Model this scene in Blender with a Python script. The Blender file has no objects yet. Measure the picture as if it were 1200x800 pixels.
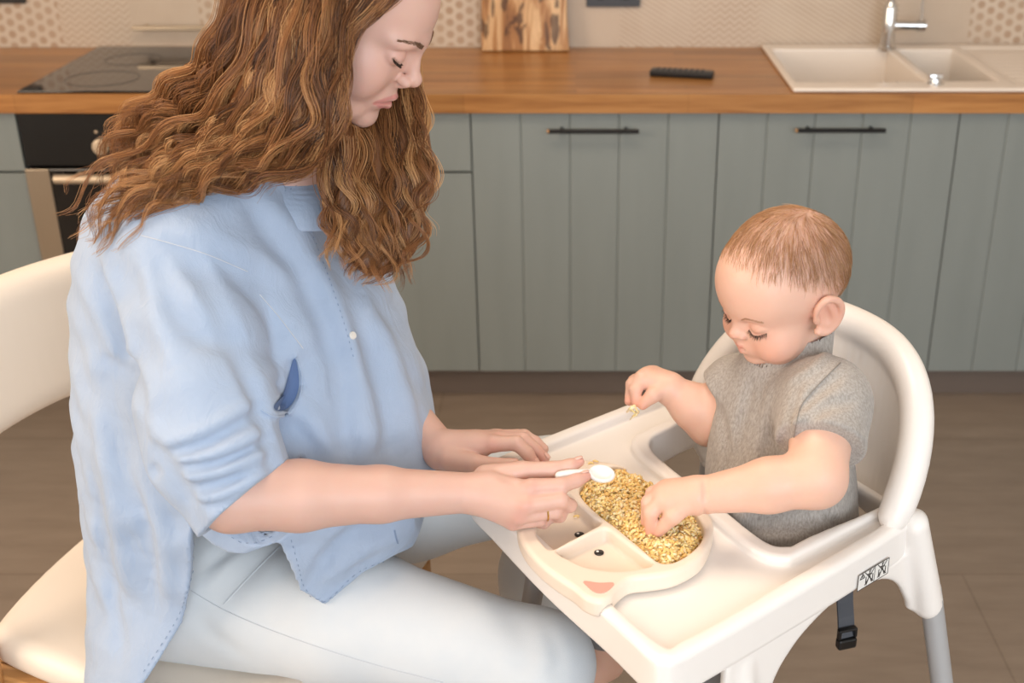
import bpy, bmesh, math, random
import numpy as np
from mathutils import Vector, Matrix

# ------------------------------------------------------------------ camera, light, exposure
F, CX, CY, TH, CAMH = 1432.0, 675.0, 400.0, math.radians(24.4), 1.54
S_, C_ = math.sin(TH), math.cos(TH)
scene = bpy.context.scene
col = scene.collection

cam_d = bpy.data.cameras.new('camera')
cam = bpy.data.objects.new('camera', cam_d)
col.objects.link(cam)
cam.location = (0, 0, CAMH)
cam.rotation_euler = (math.radians(90) - TH, 0, 0)
cam_d.sensor_width = 36
cam_d.lens = F / 1200 * 36
cam_d.shift_x = -(CX - 600) / 1200
cam_d.clip_start = 0.02
cam_d.dof.use_dof = True
cam_d.dof.focus_distance = 1.50
cam_d.dof.aperture_fstop = 5.0
scene.camera = cam

scene.view_settings.view_transform = 'Standard'
scene.view_settings.look = 'None'
scene.view_settings.gamma = 1
scene.view_settings.use_curve_mapping = False
scene.view_settings.exposure = 0.16
scene.cycles.use_denoising = True
scene.cycles.max_bounces = 8
scene.cycles.sample_clamp_indirect = 6

world = bpy.data.worlds.new('world')
scene.world = world
world.use_nodes = True
world.node_tree.nodes['Background'].inputs[0].default_value = (0.80, 0.90, 1.0, 1)
world.node_tree.nodes['Background'].inputs[1].default_value = 0.6


def area(name, loc, target, sx, sy, power, color):
    d = bpy.data.lights.new(name, 'AREA')
    d.shape = 'RECTANGLE'
    d.size, d.size_y, d.energy, d.color = sx, sy, power, color
    o = bpy.data.objects.new(name, d)
    o.location = loc
    o.rotation_euler = (Vector(target) - Vector(loc)).to_track_quat('-Z', 'Y').to_euler()
    col.objects.link(o)
    return o


# daylight through the windows behind and left of the camera, and the warm ceiling lamp
area('window_daylight', (0.75, -1.9, 1.75), (0.0, 2.0, 0.9), 2.6, 1.6, 78, (0.84, 0.92, 1.0))
area('side_window_daylight', (-2.75, 0.55, 1.75), (0.0, 1.5, 0.75), 1.5, 1.5, 52, (1.0, 0.79, 0.60))
area('ceiling_lamp_light', (-0.2, 1.7, 2.54), (-0.2, 1.75, 0.0), 1.0, 0.7, 18, (1.0, 0.82, 0.64))


# ------------------------------------------------------------------ helpers
def P(x, y, z):
    """pixel of the 1200x800 frame at depth z along the optical axis -> world point"""
    u, v = (x - CX) / F, (y - CY) / F
    return np.array([z * u, z * (C_ - v * S_), CAMH - z * (S_ + v * C_)])


def PZ(x, y, Z):
    v = (y - CY) / F
    return P(x, y, (CAMH - Z) / (S_ + v * C_))


def PY(x, y, Y):
    v = (y - CY) / F
    return P(x, y, Y / (C_ - v * S_))


def hexc(h, a=1):
    h = h.lstrip('#')
    v = [int(h[i:i + 2], 16) / 255 for i in (0, 2, 4)]
    return tuple([x / 12.92 if x <= 0.04045 else ((x + 0.055) / 1.055) ** 2.4 for x in v] + [a])


class NT:
    """small expression helper over a material's node tree"""
    def __init__(self, name):
        self.m = bpy.data.materials.new(name)
        self.m.use_nodes = True
        self.t = self.m.node_tree
        self.b = self.t.nodes['Principled BSDF']

    def node(self, typ, **kw):
        n = self.t.nodes.new(typ)
        for k, v in kw.items():
            setattr(n, k, v)
        return n

    def put(self, sock, val):
        if isinstance(val, bpy.types.NodeSocket):
            self.t.links.new(val, sock)
        elif val is not None:
            sock.default_value = val

    def math(self, op, a, b=None, c=None, clamp=False):
        n = self.node('ShaderNodeMath', operation=op, use_clamp=clamp)
        self.put(n.inputs[0], a)
        self.put(n.inputs[1], b)
        self.put(n.inputs[2], c)
        return n.outputs[0]

    def coord(self, which='Object'):
        return self.node('ShaderNodeTexCoord').outputs[which]

    def mapping(self, vec, scale=(1, 1, 1), rot=(0, 0, 0), loc=(0, 0, 0)):
        n = self.node('ShaderNodeMapping')
        self.put(n.inputs[0], vec)
        n.inputs['Scale'].default_value = scale
        n.inputs['Rotation'].default_value = rot
        n.inputs['Location'].default_value = loc
        return n.outputs[0]

    def noise(self, vec, scale=5, detail=4, rough=0.5, dist=0):
        n = self.node('ShaderNodeTexNoise')
        self.put(n.inputs['Vector'], vec)
        n.inputs['Scale'].default_value = scale
        n.inputs['Detail'].default_value = detail
        n.inputs['Roughness'].default_value = rough
        n.inputs['Distortion'].default_value = dist
        return n.outputs[0]

    def ramp(self, fac, stops, interp='LINEAR'):
        n = self.node('ShaderNodeValToRGB')
        n.color_ramp.interpolation = interp
        e = n.color_ramp.elements
        while len(e) < len(stops):
            e.new(0.5)
        for i, (p, c) in enumerate(stops):
            e[i].position = p
            e[i].color = hexc(c) if isinstance(c, str) else c
        self.put(n.inputs[0], fac)
        return n.outputs[0]

    def mix(self, fac, a, b, blend='MIX'):
        n = self.node('ShaderNodeMix', data_type='RGBA', blend_type=blend)
        self.put(n.inputs[0], fac)
        self.put(n.inputs[6], hexc(a) if isinstance(a, str) else a)
        self.put(n.inputs[7], hexc(b) if isinstance(b, str) else b)
        return n.outputs[2]

    def bump(self, height, strength=0.2, dist=0.002):
        n = self.node('ShaderNodeBump')
        self.put(n.inputs['Height'], height)
        n.inputs['Strength'].default_value = strength
        n.inputs['Distance'].default_value = dist
        self.put(self.b.inputs['Normal'], n.outputs[0])

    def set(self, **kw):
        names = dict(color='Base Color', rough='Roughness', metal='Metallic', spec='Specular IOR Level', sss='Subsurface Weight',
                     coat='Coat Weight', sheen='Sheen Weight', trans='Transmission Weight', aniso='Anisotropic')
        for k, v in kw.items():
            if k == 'color' and isinstance(v, str):
                v = hexc(v)
            self.put(self.b.inputs[names[k]], v)
        return self


def plain(name, color, rough=0.5, metal=0.0, spec=0.5, **kw):
    n = NT(name)
    n.set(color=color, rough=rough, metal=metal, spec=spec, **kw)
    return n.m


def obj(name, verts, faces, m, parent=None, smooth=True, label=None):
    me = bpy.data.meshes.new(name)
    if isinstance(verts, np.ndarray):
        verts = verts.tolist()
    if isinstance(faces, np.ndarray):
        faces = faces.tolist()
    me.from_pydata(verts, [], faces)
    me.update()
    if smooth:
        me.polygons.foreach_set('use_smooth', [True] * len(me.polygons))
    o = bpy.data.objects.new(name, me)
    if m:
        me.materials.append(m)
    col.objects.link(o)
    if parent:
        o.parent = parent
    if label:
        o['label'] = label
    return o


def fast_mesh(name, V, Q, m, attrs=None):
    me = bpy.data.meshes.new(name)
    V = np.asarray(V, np.float32)
    Q = np.asarray(Q, np.int32)
    k = Q.shape[1]
    me.vertices.add(len(V))
    me.vertices.foreach_set('co', V.ravel())
    me.loops.add(Q.size)
    me.loops.foreach_set('vertex_index', Q.ravel())
    me.polygons.add(len(Q))
    me.polygons.foreach_set('loop_start', np.arange(0, Q.size, k, dtype=np.int32))
    me.polygons.foreach_set('use_smooth', np.ones(len(Q), bool))
    me.update(calc_edges=True)
    me.validate()
    me.materials.append(m)
    for nm, arr in (attrs or {}).items():
        a = me.attributes.new(nm, 'FLOAT', 'POINT')
        a.data.foreach_set('value', np.asarray(arr, np.float32))
    o = bpy.data.objects.new(name, me)
    col.objects.link(o)
    return o


def strands(S, R, sides=3):
    """S: strands x points x 3, R: radii -> vertices and quads of thin tubes"""
    S = np.asarray(S, float)
    n, m, _ = S.shape
    T = np.gradient(S, axis=1)
    T /= np.linalg.norm(T, axis=2, keepdims=True) + 1e-12
    up = np.zeros_like(T)
    up[..., 1] = -1.0
    A = up - T * (up * T).sum(2, keepdims=True)
    A /= np.linalg.norm(A, axis=2, keepdims=True) + 1e-9
    B = np.cross(T, A)
    th = 2 * np.pi * np.arange(sides) / sides
    V = S[:, :, None] + R[:, :, None, None] * (A[:, :, None] * np.cos(th)[:, None] + B[:, :, None] * np.sin(th)[:, None])
    i = np.arange(n)[:, None, None] * m * sides + np.arange(m - 1)[None, :, None] * sides
    k = np.arange(sides)[None, None]
    k2 = (k + 1) % sides
    Q = np.stack([i + k, i + k2, i + sides + k2, i + sides + k], -1).reshape(-1, 4)
    return V.reshape(-1, 3), Q


def thing(name, label, cat, loc=(0, 0, 0), group=None):
    o = bpy.data.objects.new(name, None)
    o.empty_display_size = 0.05
    col.objects.link(o)
    o.location = loc
    return tag(o, label, cat, group)


def tag(o, label, cat, group=None):
    o['label'] = label
    o['category'] = cat
    if group:
        o['group'] = group
    return o


def struct(o):
    o['kind'] = 'structure'
    return o


def under(o, parent):
    """parent o keeping its world place"""
    o.parent = parent
    o.matrix_parent_inverse = Matrix.Translation(-Vector(parent.location))
    return o


class MB:
    """collects shapes into one mesh"""
    def __init__(self):
        self.v, self.f = [], []

    def add(self, v, f):
        n = len(self.v)
        self.v += [tuple(map(float, p)) for p in v]
        self.f += [tuple(i + n for i in q) for q in f]
        return self

    def box(self, lo, hi, bev=0.0, M=None, seg=2):
        bm = bmesh.new()
        bmesh.ops.create_cube(bm, size=1)
        lo, hi = np.array(lo, float), np.array(hi, float)
        for v in bm.verts:
            v.co = Vector((lo + hi) / 2 + np.array(v.co) * (hi - lo))
        if bev > 0:
            bmesh.ops.bevel(bm, geom=bm.edges[:], offset=bev, segments=seg, affect='EDGES', profile=0.5)
        self.bm(bm, M)
        return self

    def bm(self, bm, M=None):
        bm.verts.ensure_lookup_table()
        vs = [(M @ v.co) if M else v.co for v in bm.verts]
        self.add([tuple(v) for v in vs], [[v.index for v in f.verts] for f in bm.faces])
        bm.free()

    def tube(self, pts, r, seg=12, cap=True, closed=False):
        pts = [np.array(p, float) for p in pts]
        n = len(pts)
        rs = [r] * n if np.isscalar(r) else list(r)
        vs, fs = [], []
        up = None
        for i in range(n):
            if closed:
                t = pts[(i + 1) % n] - pts[i - 1]
            else:
                t = pts[min(i + 1, n - 1)] - pts[max(i - 1, 0)]
            t = t / (np.linalg.norm(t) + 1e-12)
            if up is None:
                up = np.array([0, 0, 1.0]) if abs(t[2]) < 0.9 else np.array([1.0, 0, 0])
            a = up - t * np.dot(up, t)
            a /= np.linalg.norm(a) + 1e-12
            up = a
            b = np.cross(t, a)
            for k in range(seg):
                th = 2 * math.pi * k / seg
                vs.append(pts[i] + rs[i] * (a * math.cos(th) + b * math.sin(th)))
        m = n if closed else n - 1
        for i in range(m):
            for k in range(seg):
                k2 = (k + 1) % seg
                j = (i + 1) % n
                fs.append((i * seg + k, i * seg + k2, j * seg + k2, j * seg + k))
        if cap and not closed:
            fs.append(tuple(range(seg))[::-1])
            fs.append(tuple((n - 1) * seg + k for k in range(seg)))
        return self.add(vs, fs)

    def prism(self, poly, lo, hi, to3):
        """poly: 2-D outline; to3(u, v, w) -> point; extruded from w=lo to w=hi"""
        n = len(poly)
        vs = [to3(u, v, lo) for u, v in poly] + [to3(u, v, hi) for u, v in poly]
        fs = [tuple(range(n))[::-1], tuple(range(n, 2 * n))]
        fs += [(i, (i + 1) % n, (i + 1) % n + n, i + n) for i in range(n)]
        return self.add(vs, fs)

    def lathe(self, prof, c, seg=24, axis='z'):
        vs, fs = [], []
        for r, h in prof:
            for k in range(seg):
                th = 2 * math.pi * k / seg
                d = (r * math.cos(th), r * math.sin(th), h)
                if axis == 'y':
                    d = (d[0], d[2], d[1])
                elif axis == 'x':
                    d = (d[2], d[0], d[1])
                vs.append(np.array(c) + np.array(d))
        for i in range(len(prof) - 1):
            for k in range(seg):
                k2 = (k + 1) % seg
                fs.append((i * seg + k, i * seg + k2, (i + 1) * seg + k2, (i + 1) * seg + k))
        fs.append(tuple(range(seg))[::-1])
        fs.append(tuple((len(prof) - 1) * seg + k for k in range(seg)))
        return self.add(vs, fs)

    def build(self, name, m, parent=None, smooth=False, label=None, bevel=0, auto=None):
        o = obj(name, self.v, self.f, m, None, smooth, label)
        bm = bmesh.new()
        bm.from_mesh(o.data)
        bmesh.ops.recalc_face_normals(bm, faces=bm.faces[:])
        bm.to_mesh(o.data)
        bm.free()
        if bevel:
            b = o.modifiers.new('bevel', 'BEVEL')
            b.width, b.segments, b.limit_method, b.angle_limit = bevel, 3, 'ANGLE', math.radians(35)
            o.data.polygons.foreach_set('use_smooth', [True] * len(o.data.polygons))
        if auto or (smooth and auto is None):
            o.data.polygons.foreach_set('use_smooth', [True] * len(o.data.polygons))
            try:
                o.data.set_sharp_from_angle(angle=math.radians(auto or 40))
            except Exception:
                pass
        if parent:
            under(o, parent)
        return o


# ---- signed distance volumes on a rectilinear grid, meshed by surface nets
def axis(*spans):
    """axis((start, end, step), (end2, step2) ...) -> coordinates with a varying step"""
    out = []
    s = spans[0][0]
    for sp in spans:
        e, h = sp[-2], sp[-1]
        n = max(1, int(round((e - s) / h)))
        out.append(s + (e - s) * np.arange(n) / n)
        s = e
    out.append(np.array([s]))
    return np.concatenate(out).astype(np.float32)


def smin(a, b, k):
    if k <= 0:
        return np.minimum(a, b)
    h = np.maximum(k - np.abs(a - b), 0) / k
    return np.minimum(a, b) - h * h * (k * 0.25)


def smax(a, b, k):
    return -smin(-a, -b, k)


class Vol:
    def __init__(self, xs, ys, zs, big=0.06):
        self.ax = [np.asarray(a, np.float32) for a in (xs, ys, zs)]
        self.D = np.full([len(a) for a in self.ax], big, np.float32)

    def sl(self, lo, hi):
        s = []
        for a, l, h in zip(self.ax, lo, hi):
            i = max(int(np.searchsorted(a, l)) - 1, 0)
            j = min(int(np.searchsorted(a, h)) + 1, len(a))
            s.append(slice(i, max(j, i)))
        s = tuple(s)
        X = self.ax[0][s[0]][:, None, None]
        Y = self.ax[1][s[1]][None, :, None]
        Z = self.ax[2][s[2]][None, None, :]
        return s, X, Y, Z

    def put(self, s, d, k, mode='u'):
        if self.D[s].size == 0:
            return self
        if mode == 'u':
            self.D[s] = smin(self.D[s], d, k)
        elif mode == 's':
            self.D[s] = smax(self.D[s], -d, k)
        elif mode == 'i':
            self.D[s] = smax(self.D[s], d, k)
        elif mode == '+':
            self.D[s] = self.D[s] + d
        return self

    def cone(self, a, b, ra, rb, k=0.0, mode='u', flat=None):
        a, b = np.array(a, float), np.array(b, float)
        m = max(ra, rb) + k + 0.012
        s, X, Y, Z = self.sl(np.minimum(a, b) - m, np.maximum(a, b) + m)
        ab = b - a
        L = float(ab @ ab) + 1e-12
        t = ((X - a[0]) * ab[0] + (Y - a[1]) * ab[1] + (Z - a[2]) * ab[2]) / L
        t = np.clip(t, 0, 1)
        d = np.sqrt((X - a[0] - t * ab[0]) ** 2 + (Y - a[1] - t * ab[1]) ** 2 + (Z - a[2] - t * ab[2]) ** 2) - (ra + t * (rb - ra))
        return self.put(s, d.astype(np.float32), k, mode)

    def chain(self, pts, rs, k=0.0, mode='u'):
        for i in range(len(pts) - 1):
            self.cone(pts[i], pts[i + 1], rs[i], rs[i + 1], k, mode)
        return self

    def ell(self, c, r, R=None, k=0.0, mode='u', pad=0.015):
        c, r = np.array(c, float), np.array(r, float)
        R = np.eye(3) if R is None else np.array(R)
        ext = np.sqrt(((R * r[None, :]) ** 2).sum(1)) + k + pad
        s, X, Y, Z = self.sl(c - ext, c + ext)
        x, y, z = X - c[0], Y - c[1], Z - c[2]
        p = [x * R[0, i] + y * R[1, i] + z * R[2, i] for i in range(3)]
        k0 = np.sqrt(sum((p[i] / r[i]) ** 2 for i in range(3)))
        k1 = np.sqrt(sum((p[i] / (r[i] ** 2)) ** 2 for i in range(3))) + 1e-9
        d = k0 * (k0 - 1) / k1
        d = np.where(k0 < 1e-4, -min(r), d)
        return self.put(s, d.astype(np.float32), k, mode)

    def box(self, c, h, R=None, rad=0.0, k=0.0, mode='u'):
        c, h = np.array(c, float), np.array(h, float)
        R = np.eye(3) if R is None else np.array(R)
        ext = (np.abs(R) * h[None, :]).sum(1) + k + 0.015
        s, X, Y, Z = self.sl(c - ext, c + ext)
        x, y, z = X - c[0], Y - c[1], Z - c[2]
        q = [np.abs(x * R[0, i] + y * R[1, i] + z * R[2, i]) - h[i] + rad for i in range(3)]
        d = np.sqrt(sum(np.maximum(a, 0) ** 2 for a in q)) + np.minimum(np.maximum(np.maximum(q[0], q[1]), q[2]), 0) - rad
        return self.put(s, d.astype(np.float32), k, mode)

    def poly(self, pts, z0, z1, rad=0.0, k=0.0, mode='u'):
        """outline in x/y, extruded between z0 and z1, edges rounded by rad"""
        pts = np.array(pts, float)
        m = k + 0.015
        s, X, Y, Z = self.sl(np.append(pts.min(0), min(z0, z1)) - m, np.append(pts.max(0), max(z0, z1)) + m)
        d2 = poly_sdf(pts, X[:, :, 0], Y[:, :, 0])[:, :, None] + rad
        dz = np.abs(Z - (z0 + z1) / 2) - abs(z1 - z0) / 2 + rad
        d = np.sqrt(np.maximum(d2, 0) ** 2 + np.maximum(dz, 0) ** 2) + np.minimum(np.maximum(d2, dz), 0) - rad
        return self.put(s, d.astype(np.float32), k, mode)

    def fold(self, pts, w, amp, mode='g'):
        """raise (amp > 0) or press in (amp < 0) the surface along a line"""
        pts = [np.array(p, float) for p in pts]
        ws = [w] * len(pts) if np.isscalar(w) else w
        m = 2.2 * max(ws)
        A = np.array(pts)
        s, X, Y, Z = self.sl(A.min(0) - m, A.max(0) + m)
        if self.D[s].size == 0:
            return self
        best = None
        n = len(pts) - 1
        for i in range(n):
            a, ab = pts[i], pts[i + 1] - pts[i]
            L = float(ab @ ab) + 1e-12
            t = np.clip(((X - a[0]) * ab[0] + (Y - a[1]) * ab[1] + (Z - a[2]) * ab[2]) / L, 0, 1)
            d = ((X - a[0] - t * ab[0]) ** 2 + (Y - a[1] - t * ab[1]) ** 2 + (Z - a[2] - t * ab[2]) ** 2)
            ww = ws[i] + t * (ws[i + 1] - ws[i])
            u = (i + t) / n
            g = np.exp(-d / (ww * ww)) * np.sqrt(np.clip(np.sin(np.pi * np.clip(u * 0.96 + 0.02, 0, 1)), 0, 1))
            best = g if best is None else np.maximum(best, g)
        self.D[s] -= (amp * best).astype(np.float32)
        return self

    def hit(self, x, y, z0=0.9, z1=2.2, n=900, off=0.0):
        """first surface point seen through pixel (x, y)"""
        zs = np.linspace(z0, z1, n)
        u, v = (x - CX) / F, (y - CY) / F
        pts = np.stack([zs * u, zs * (C_ - v * S_), CAMH - zs * (S_ + v * C_)], 1)
        d = self.sample(pts) - off
        w = np.where(d < 0)[0]
        if len(w) == 0:
            return None
        i = w[0]
        if i == 0:
            return pts[0]
        t = d[i - 1] / (d[i - 1] - d[i] + 1e-12)
        return pts[i - 1] + t * (pts[i] - pts[i - 1])

    def sample(self, pts):
        pts = np.asarray(pts, float)
        idx, fr, ok = [], [], np.ones(len(pts), bool)
        for c, a in zip(range(3), self.ax):
            i = np.clip(np.searchsorted(a, pts[:, c]) - 1, 0, len(a) - 2)
            t = (pts[:, c] - a[i]) / (a[i + 1] - a[i])
            ok &= (t >= 0) & (t <= 1)
            idx.append(i)
            fr.append(np.clip(t, 0, 1))
        out = np.zeros(len(pts))
        for dx in (0, 1):
            for dy in (0, 1):
                for dz in (0, 1):
                    w = (fr[0] if dx else 1 - fr[0]) * (fr[1] if dy else 1 - fr[1]) * (fr[2] if dz else 1 - fr[2])
                    out += w * self.D[idx[0] + dx, idx[1] + dy, idx[2] + dz]
        return np.where(ok, out, 0.06)

    def mesh(self, smooth=2):
        D = self.D
        D[0], D[-1], D[:, 0], D[:, -1], D[:, :, 0], D[:, :, -1] = [np.maximum(q, 1e-4) for q in
                                                                  (D[0], D[-1], D[:, 0], D[:, -1], D[:, :, 0], D[:, :, -1])]
        nx, ny, nz = D.shape
        I = D < 0
        cnt = np.zeros((nx - 1, ny - 1, nz - 1), np.int8)
        for dx in (0, 1):
            for dy in (0, 1):
                for dz in (0, 1):
                    cnt += I[dx:nx - 1 + dx, dy:ny - 1 + dy, dz:nz - 1 + dz]
        ci, cj, ck = np.nonzero((cnt > 0) & (cnt < 8))
        vid = np.full(cnt.shape, -1, np.int32)
        vid[ci, cj, ck] = np.arange(len(ci))
        acc = np.zeros((len(ci), 3))
        num = np.zeros(len(ci))
        for axn in range(3):
            for u in (0, 1):
                for w in (0, 1):
                    o0 = [0, 0, 0]
                    oth = [q for q in range(3) if q != axn]
                    o0[oth[0]], o0[oth[1]] = u, w
                    o1 = list(o0)
                    o1[axn] = 1
                    d0 = D[ci + o0[0], cj + o0[1], ck + o0[2]]
                    d1 = D[ci + o1[0], cj + o1[1], ck + o1[2]]
                    m = (d0 < 0) != (d1 < 0)
                    t = np.where(m, d0 / np.where(m, d0 - d1, 1), 0)
                    f = np.zeros((len(ci), 3))
                    f[:, oth[0]], f[:, oth[1]], f[:, axn] = u, w, t
                    acc += f * m[:, None]
                    num += m
        f = acc / num[:, None]
        V = np.zeros((len(ci), 3))
        for c, (a, i) in enumerate(zip(self.ax, (ci, cj, ck))):
            V[:, c] = a[i] + f[:, c] * (a[i + 1] - a[i])
        quads = []
        for axn in range(3):
            A = np.take(I, range(0, I.shape[axn] - 1), axn)
            B = np.take(I, range(1, I.shape[axn]), axn)
            i, j, k = np.nonzero(A != B)
            inside = A[i, j, k]
            c = [i, j, k]
            oth = [q for q in range(3) if q != axn]
            ok = (c[oth[0]] > 0) & (c[oth[1]] > 0) & (c[oth[0]] < cnt.shape[oth[0]]) & (c[oth[1]] < cnt.shape[oth[1]])
            c = [q[ok] for q in c]
            inside = inside[ok]

            def g(u, w):
                q = [x.copy() for x in c]
                q[oth[0]] -= u
                q[oth[1]] -= w
                return vid[q[0], q[1], q[2]]
            Q = np.stack([g(0, 0), g(1, 0), g(1, 1), g(0, 1)], 1)
            flip = inside if axn != 1 else ~inside
            Q[~flip] = Q[~flip][:, ::-1]
            quads.append(Q)
        Q = np.concatenate(quads)
        Q = Q[(Q >= 0).all(1)]
        e = np.concatenate([Q[:, [0, 1]], Q[:, [1, 2]], Q[:, [2, 3]], Q[:, [3, 0]]])
        for it in range(smooth):
            for lam in (0.5, -0.52):
                n = np.zeros(len(V))
                sm = np.zeros_like(V)
                for c in range(3):
                    sm[:, c] = np.bincount(e[:, 0], V[e[:, 1], c], len(V)) + np.bincount(e[:, 1], V[e[:, 0], c], len(V))
                n = np.bincount(e[:, 0], minlength=len(V)) + np.bincount(e[:, 1], minlength=len(V))
                V = V + lam * (sm / np.maximum(n, 1)[:, None] - V)
        return V, Q


def poly_sdf(pts, X, Y):
    X, Y = np.broadcast_arrays(X, Y)
    d = np.full(X.shape, 1e9)
    s = np.ones(X.shape)
    n = len(pts)
    for i in range(n):
        a, b = pts[i], pts[i - 1]
        ex, ey = b[0] - a[0], b[1] - a[1]
        wx, wy = X - a[0], Y - a[1]
        t = np.clip((wx * ex + wy * ey) / (ex * ex + ey * ey + 1e-15), 0, 1)
        d = np.minimum(d, (wx - ex * t) ** 2 + (wy - ey * t) ** 2)
        c1, c2, c3 = Y >= a[1], Y < b[1], ex * wy > ey * wx
        s = np.where((c1 & c2 & c3) | (~c1 & ~c2 & ~c3), -s, s)
    return s * np.sqrt(d)


def spline(pts, n=8, closed=False):
    """Catmull-Rom through pts"""
    pts = [np.array(p, float) for p in pts]
    m = len(pts)
    out = []
    for i in range(m if closed else m - 1):
        if closed:
            p = [pts[(i + j) % m] for j in (-1, 0, 1, 2)]
        else:
            p = [pts[max(i - 1, 0)], pts[i], pts[i + 1], pts[min(i + 2, m - 1)]]
        for t in np.arange(n) / n:
            out.append(0.5 * (2 * p[1] + (p[2] - p[0]) * t + (2 * p[0] - 5 * p[1] + 4 * p[2] - p[3]) * t * t + (3 * p[1] - p[0] - 3 * p[2] + p[3]) * t ** 3))
    if not closed:
        out.append(pts[-1])
    return np.array(out)


def rot(z=0, y=0, x=0):
    """columns are the rotated axes: first about x, then y, then z (degrees)"""
    return np.array(Matrix.Rotation(math.radians(z), 3, 'Z') @ Matrix.Rotation(math.radians(y), 3, 'Y') @ Matrix.Rotation(math.radians(x), 3, 'X'))


def frame(fwd, up=(0, 0, 1)):
    f = np.array(fwd, float)
    f /= np.linalg.norm(f)
    l = np.cross(up, f)
    l /= np.linalg.norm(l)
    return np.stack([f, l, np.cross(f, l)], 1)

# ------------------------------------------------------------------ materials
def wood(name, base, dark, light, scale=1.0, rough=0.35, axis_='x', stave=None, coat=0.0):
    n = NT(name)
    c = n.coord()
    sc = {'x': (1.2, 22, 22), 'y': (22, 1.2, 22), 'z': (22, 22, 1.2)}[axis_]
    v = n.mapping(c, tuple(s * scale for s in sc))
    g = n.noise(v, 2.2, 6, 0.6, 0.6)
    fine = n.noise(n.mapping(c, tuple(s * scale * 4 for s in sc)), 3.0, 3, 0.5)
    k = n.math('ADD', n.math('MULTIPLY', g, 0.75), n.math('MULTIPLY', fine, 0.25))
    colr = n.ramp(k, [(0.3, dark), (0.5, base), (0.72, light)])
    if stave:
        br = n.node('ShaderNodeTexBrick')
        n.put(br.inputs['Vector'], n.mapping(c, (1, 1, 1)))
        br.inputs['Scale'].default_value = 1.0
        br.inputs['Brick Width'].default_value = stave[0]
        br.inputs['Row Height'].default_value = stave[1]
        br.inputs['Mortar Size'].default_value = 0.0006
        br.inputs['Color1'].default_value = (0.80, 0.80, 0.80, 1)
        br.inputs['Color2'].default_value = (1.12, 1.10, 1.08, 1)
        br.inputs['Mortar'].default_value = (0.6, 0.55, 0.5, 1)
        colr = n.mix(1.0, colr, br.outputs[0], 'MULTIPLY')
    n.set(color=colr, rough=rough, coat=coat)
    n.bump(k, 0.08, 0.001)
    return n.m


M = {}
M['white_paint'] = plain('white_paint', '#f2efe9', 0.8)
M['oak_worktop'] = wood('oak_worktop', '#a97540', '#835125', '#bf8d55', 0.7, 0.32, 'x', (0.55, 0.042))
M['oak_frame'] = wood('oak_frame', '#c99760', '#ad7a45', '#dbaf7c', 0.8, 0.45, 'x')
M['black_metal'] = plain('black_metal', '#1d1b1a', 0.38, 0.6)
M['chrome'] = plain('chrome', '#d8d8d8', 0.12, 1.0)
M['steel'] = plain('steel', '#b9ab98', 0.33, 1.0)
M['black_glass'] = plain('black_glass', '#0a0909', 0.06, 0.0, 0.6)
M['copper'] = plain('copper', '#b98a5c', 0.35, 0.9)
M['cream_metal'] = plain('cream_metal', '#cbb79d', 0.35, 0.4)
M['black_panel'] = plain('black_panel', '#0b0a0a', 0.3)
M['black_plastic'] = plain('black_plastic', '#131212', 0.35)
M['grey_rubber'] = plain('grey_rubber', '#3a393b', 0.55)
M['socket_grey'] = plain('socket_grey', '#3f4248', 0.5)

n = NT('sage_grey_board')
c = n.coord()
n.set(color=n.mix(n.noise(n.mapping(c, (3, 3, 0.4)), 6, 3), '#7b817e', '#868c89'), rough=0.45)
M['sage'] = n.m

n = NT('plinth_board')
n.set(color='#6f6259', rough=0.5)
M['plinth'] = n.m

n = NT('floor_tile')
c = n.coord()
br = n.node('ShaderNodeTexBrick')
br.offset = 0.5
n.put(br.inputs['Vector'], n.mapping(c, (1, 1, 1), (0, 0, 0), (0.37, 0.215, 0)))
br.inputs['Scale'].default_value = 1.0
br.inputs['Brick Width'].default_value = 1.2
br.inputs['Row Height'].default_value = 0.6
br.inputs['Mortar Size'].default_value = 0.0025
br.inputs['Color1'].default_value = hexc('#7f7164')
br.inputs['Color2'].default_value = hexc('#87786a')
br.inputs['Mortar'].default_value = hexc('#6b5d50')
big = n.noise(n.mapping(c, (2.0, 9.0, 1)), 2.5, 5, 0.6)
n.set(color=n.mix(0.35, br.outputs[0], n.ramp(big, [(0.3, '#7a6a5b'), (0.7, '#a08f7e')]), 'MIX'), rough=0.42)
M['floor_tile'] = n.m

# patchwork splashback: each 20 cm tile carries one of four small beige patterns
n = NT('patchwork_tile')
sep = n.node('ShaderNodeSeparateXYZ')
n.put(sep.inputs[0], n.coord())
TS = 0.2
tx = n.math('DIVIDE', n.math('ADD', sep.outputs[0], 10.075), TS)
tz = n.math('DIVIDE', n.math('ADD', sep.outputs[2], 10.0 - 0.86), TS)
cell = n.node('ShaderNodeCombineXYZ')
n.put(cell.inputs[0], n.math('FLOOR', tx))
n.put(cell.inputs[1], n.math('FLOOR', tz))
wn = n.node('ShaderNodeTexWhiteNoise', noise_dimensions='2D')
n.put(wn.inputs['Vector'], cell.outputs[0])
pick = wn.outputs['Value']
fx, fz = n.math('FRACT', tx), n.math('FRACT', tz)


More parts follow.
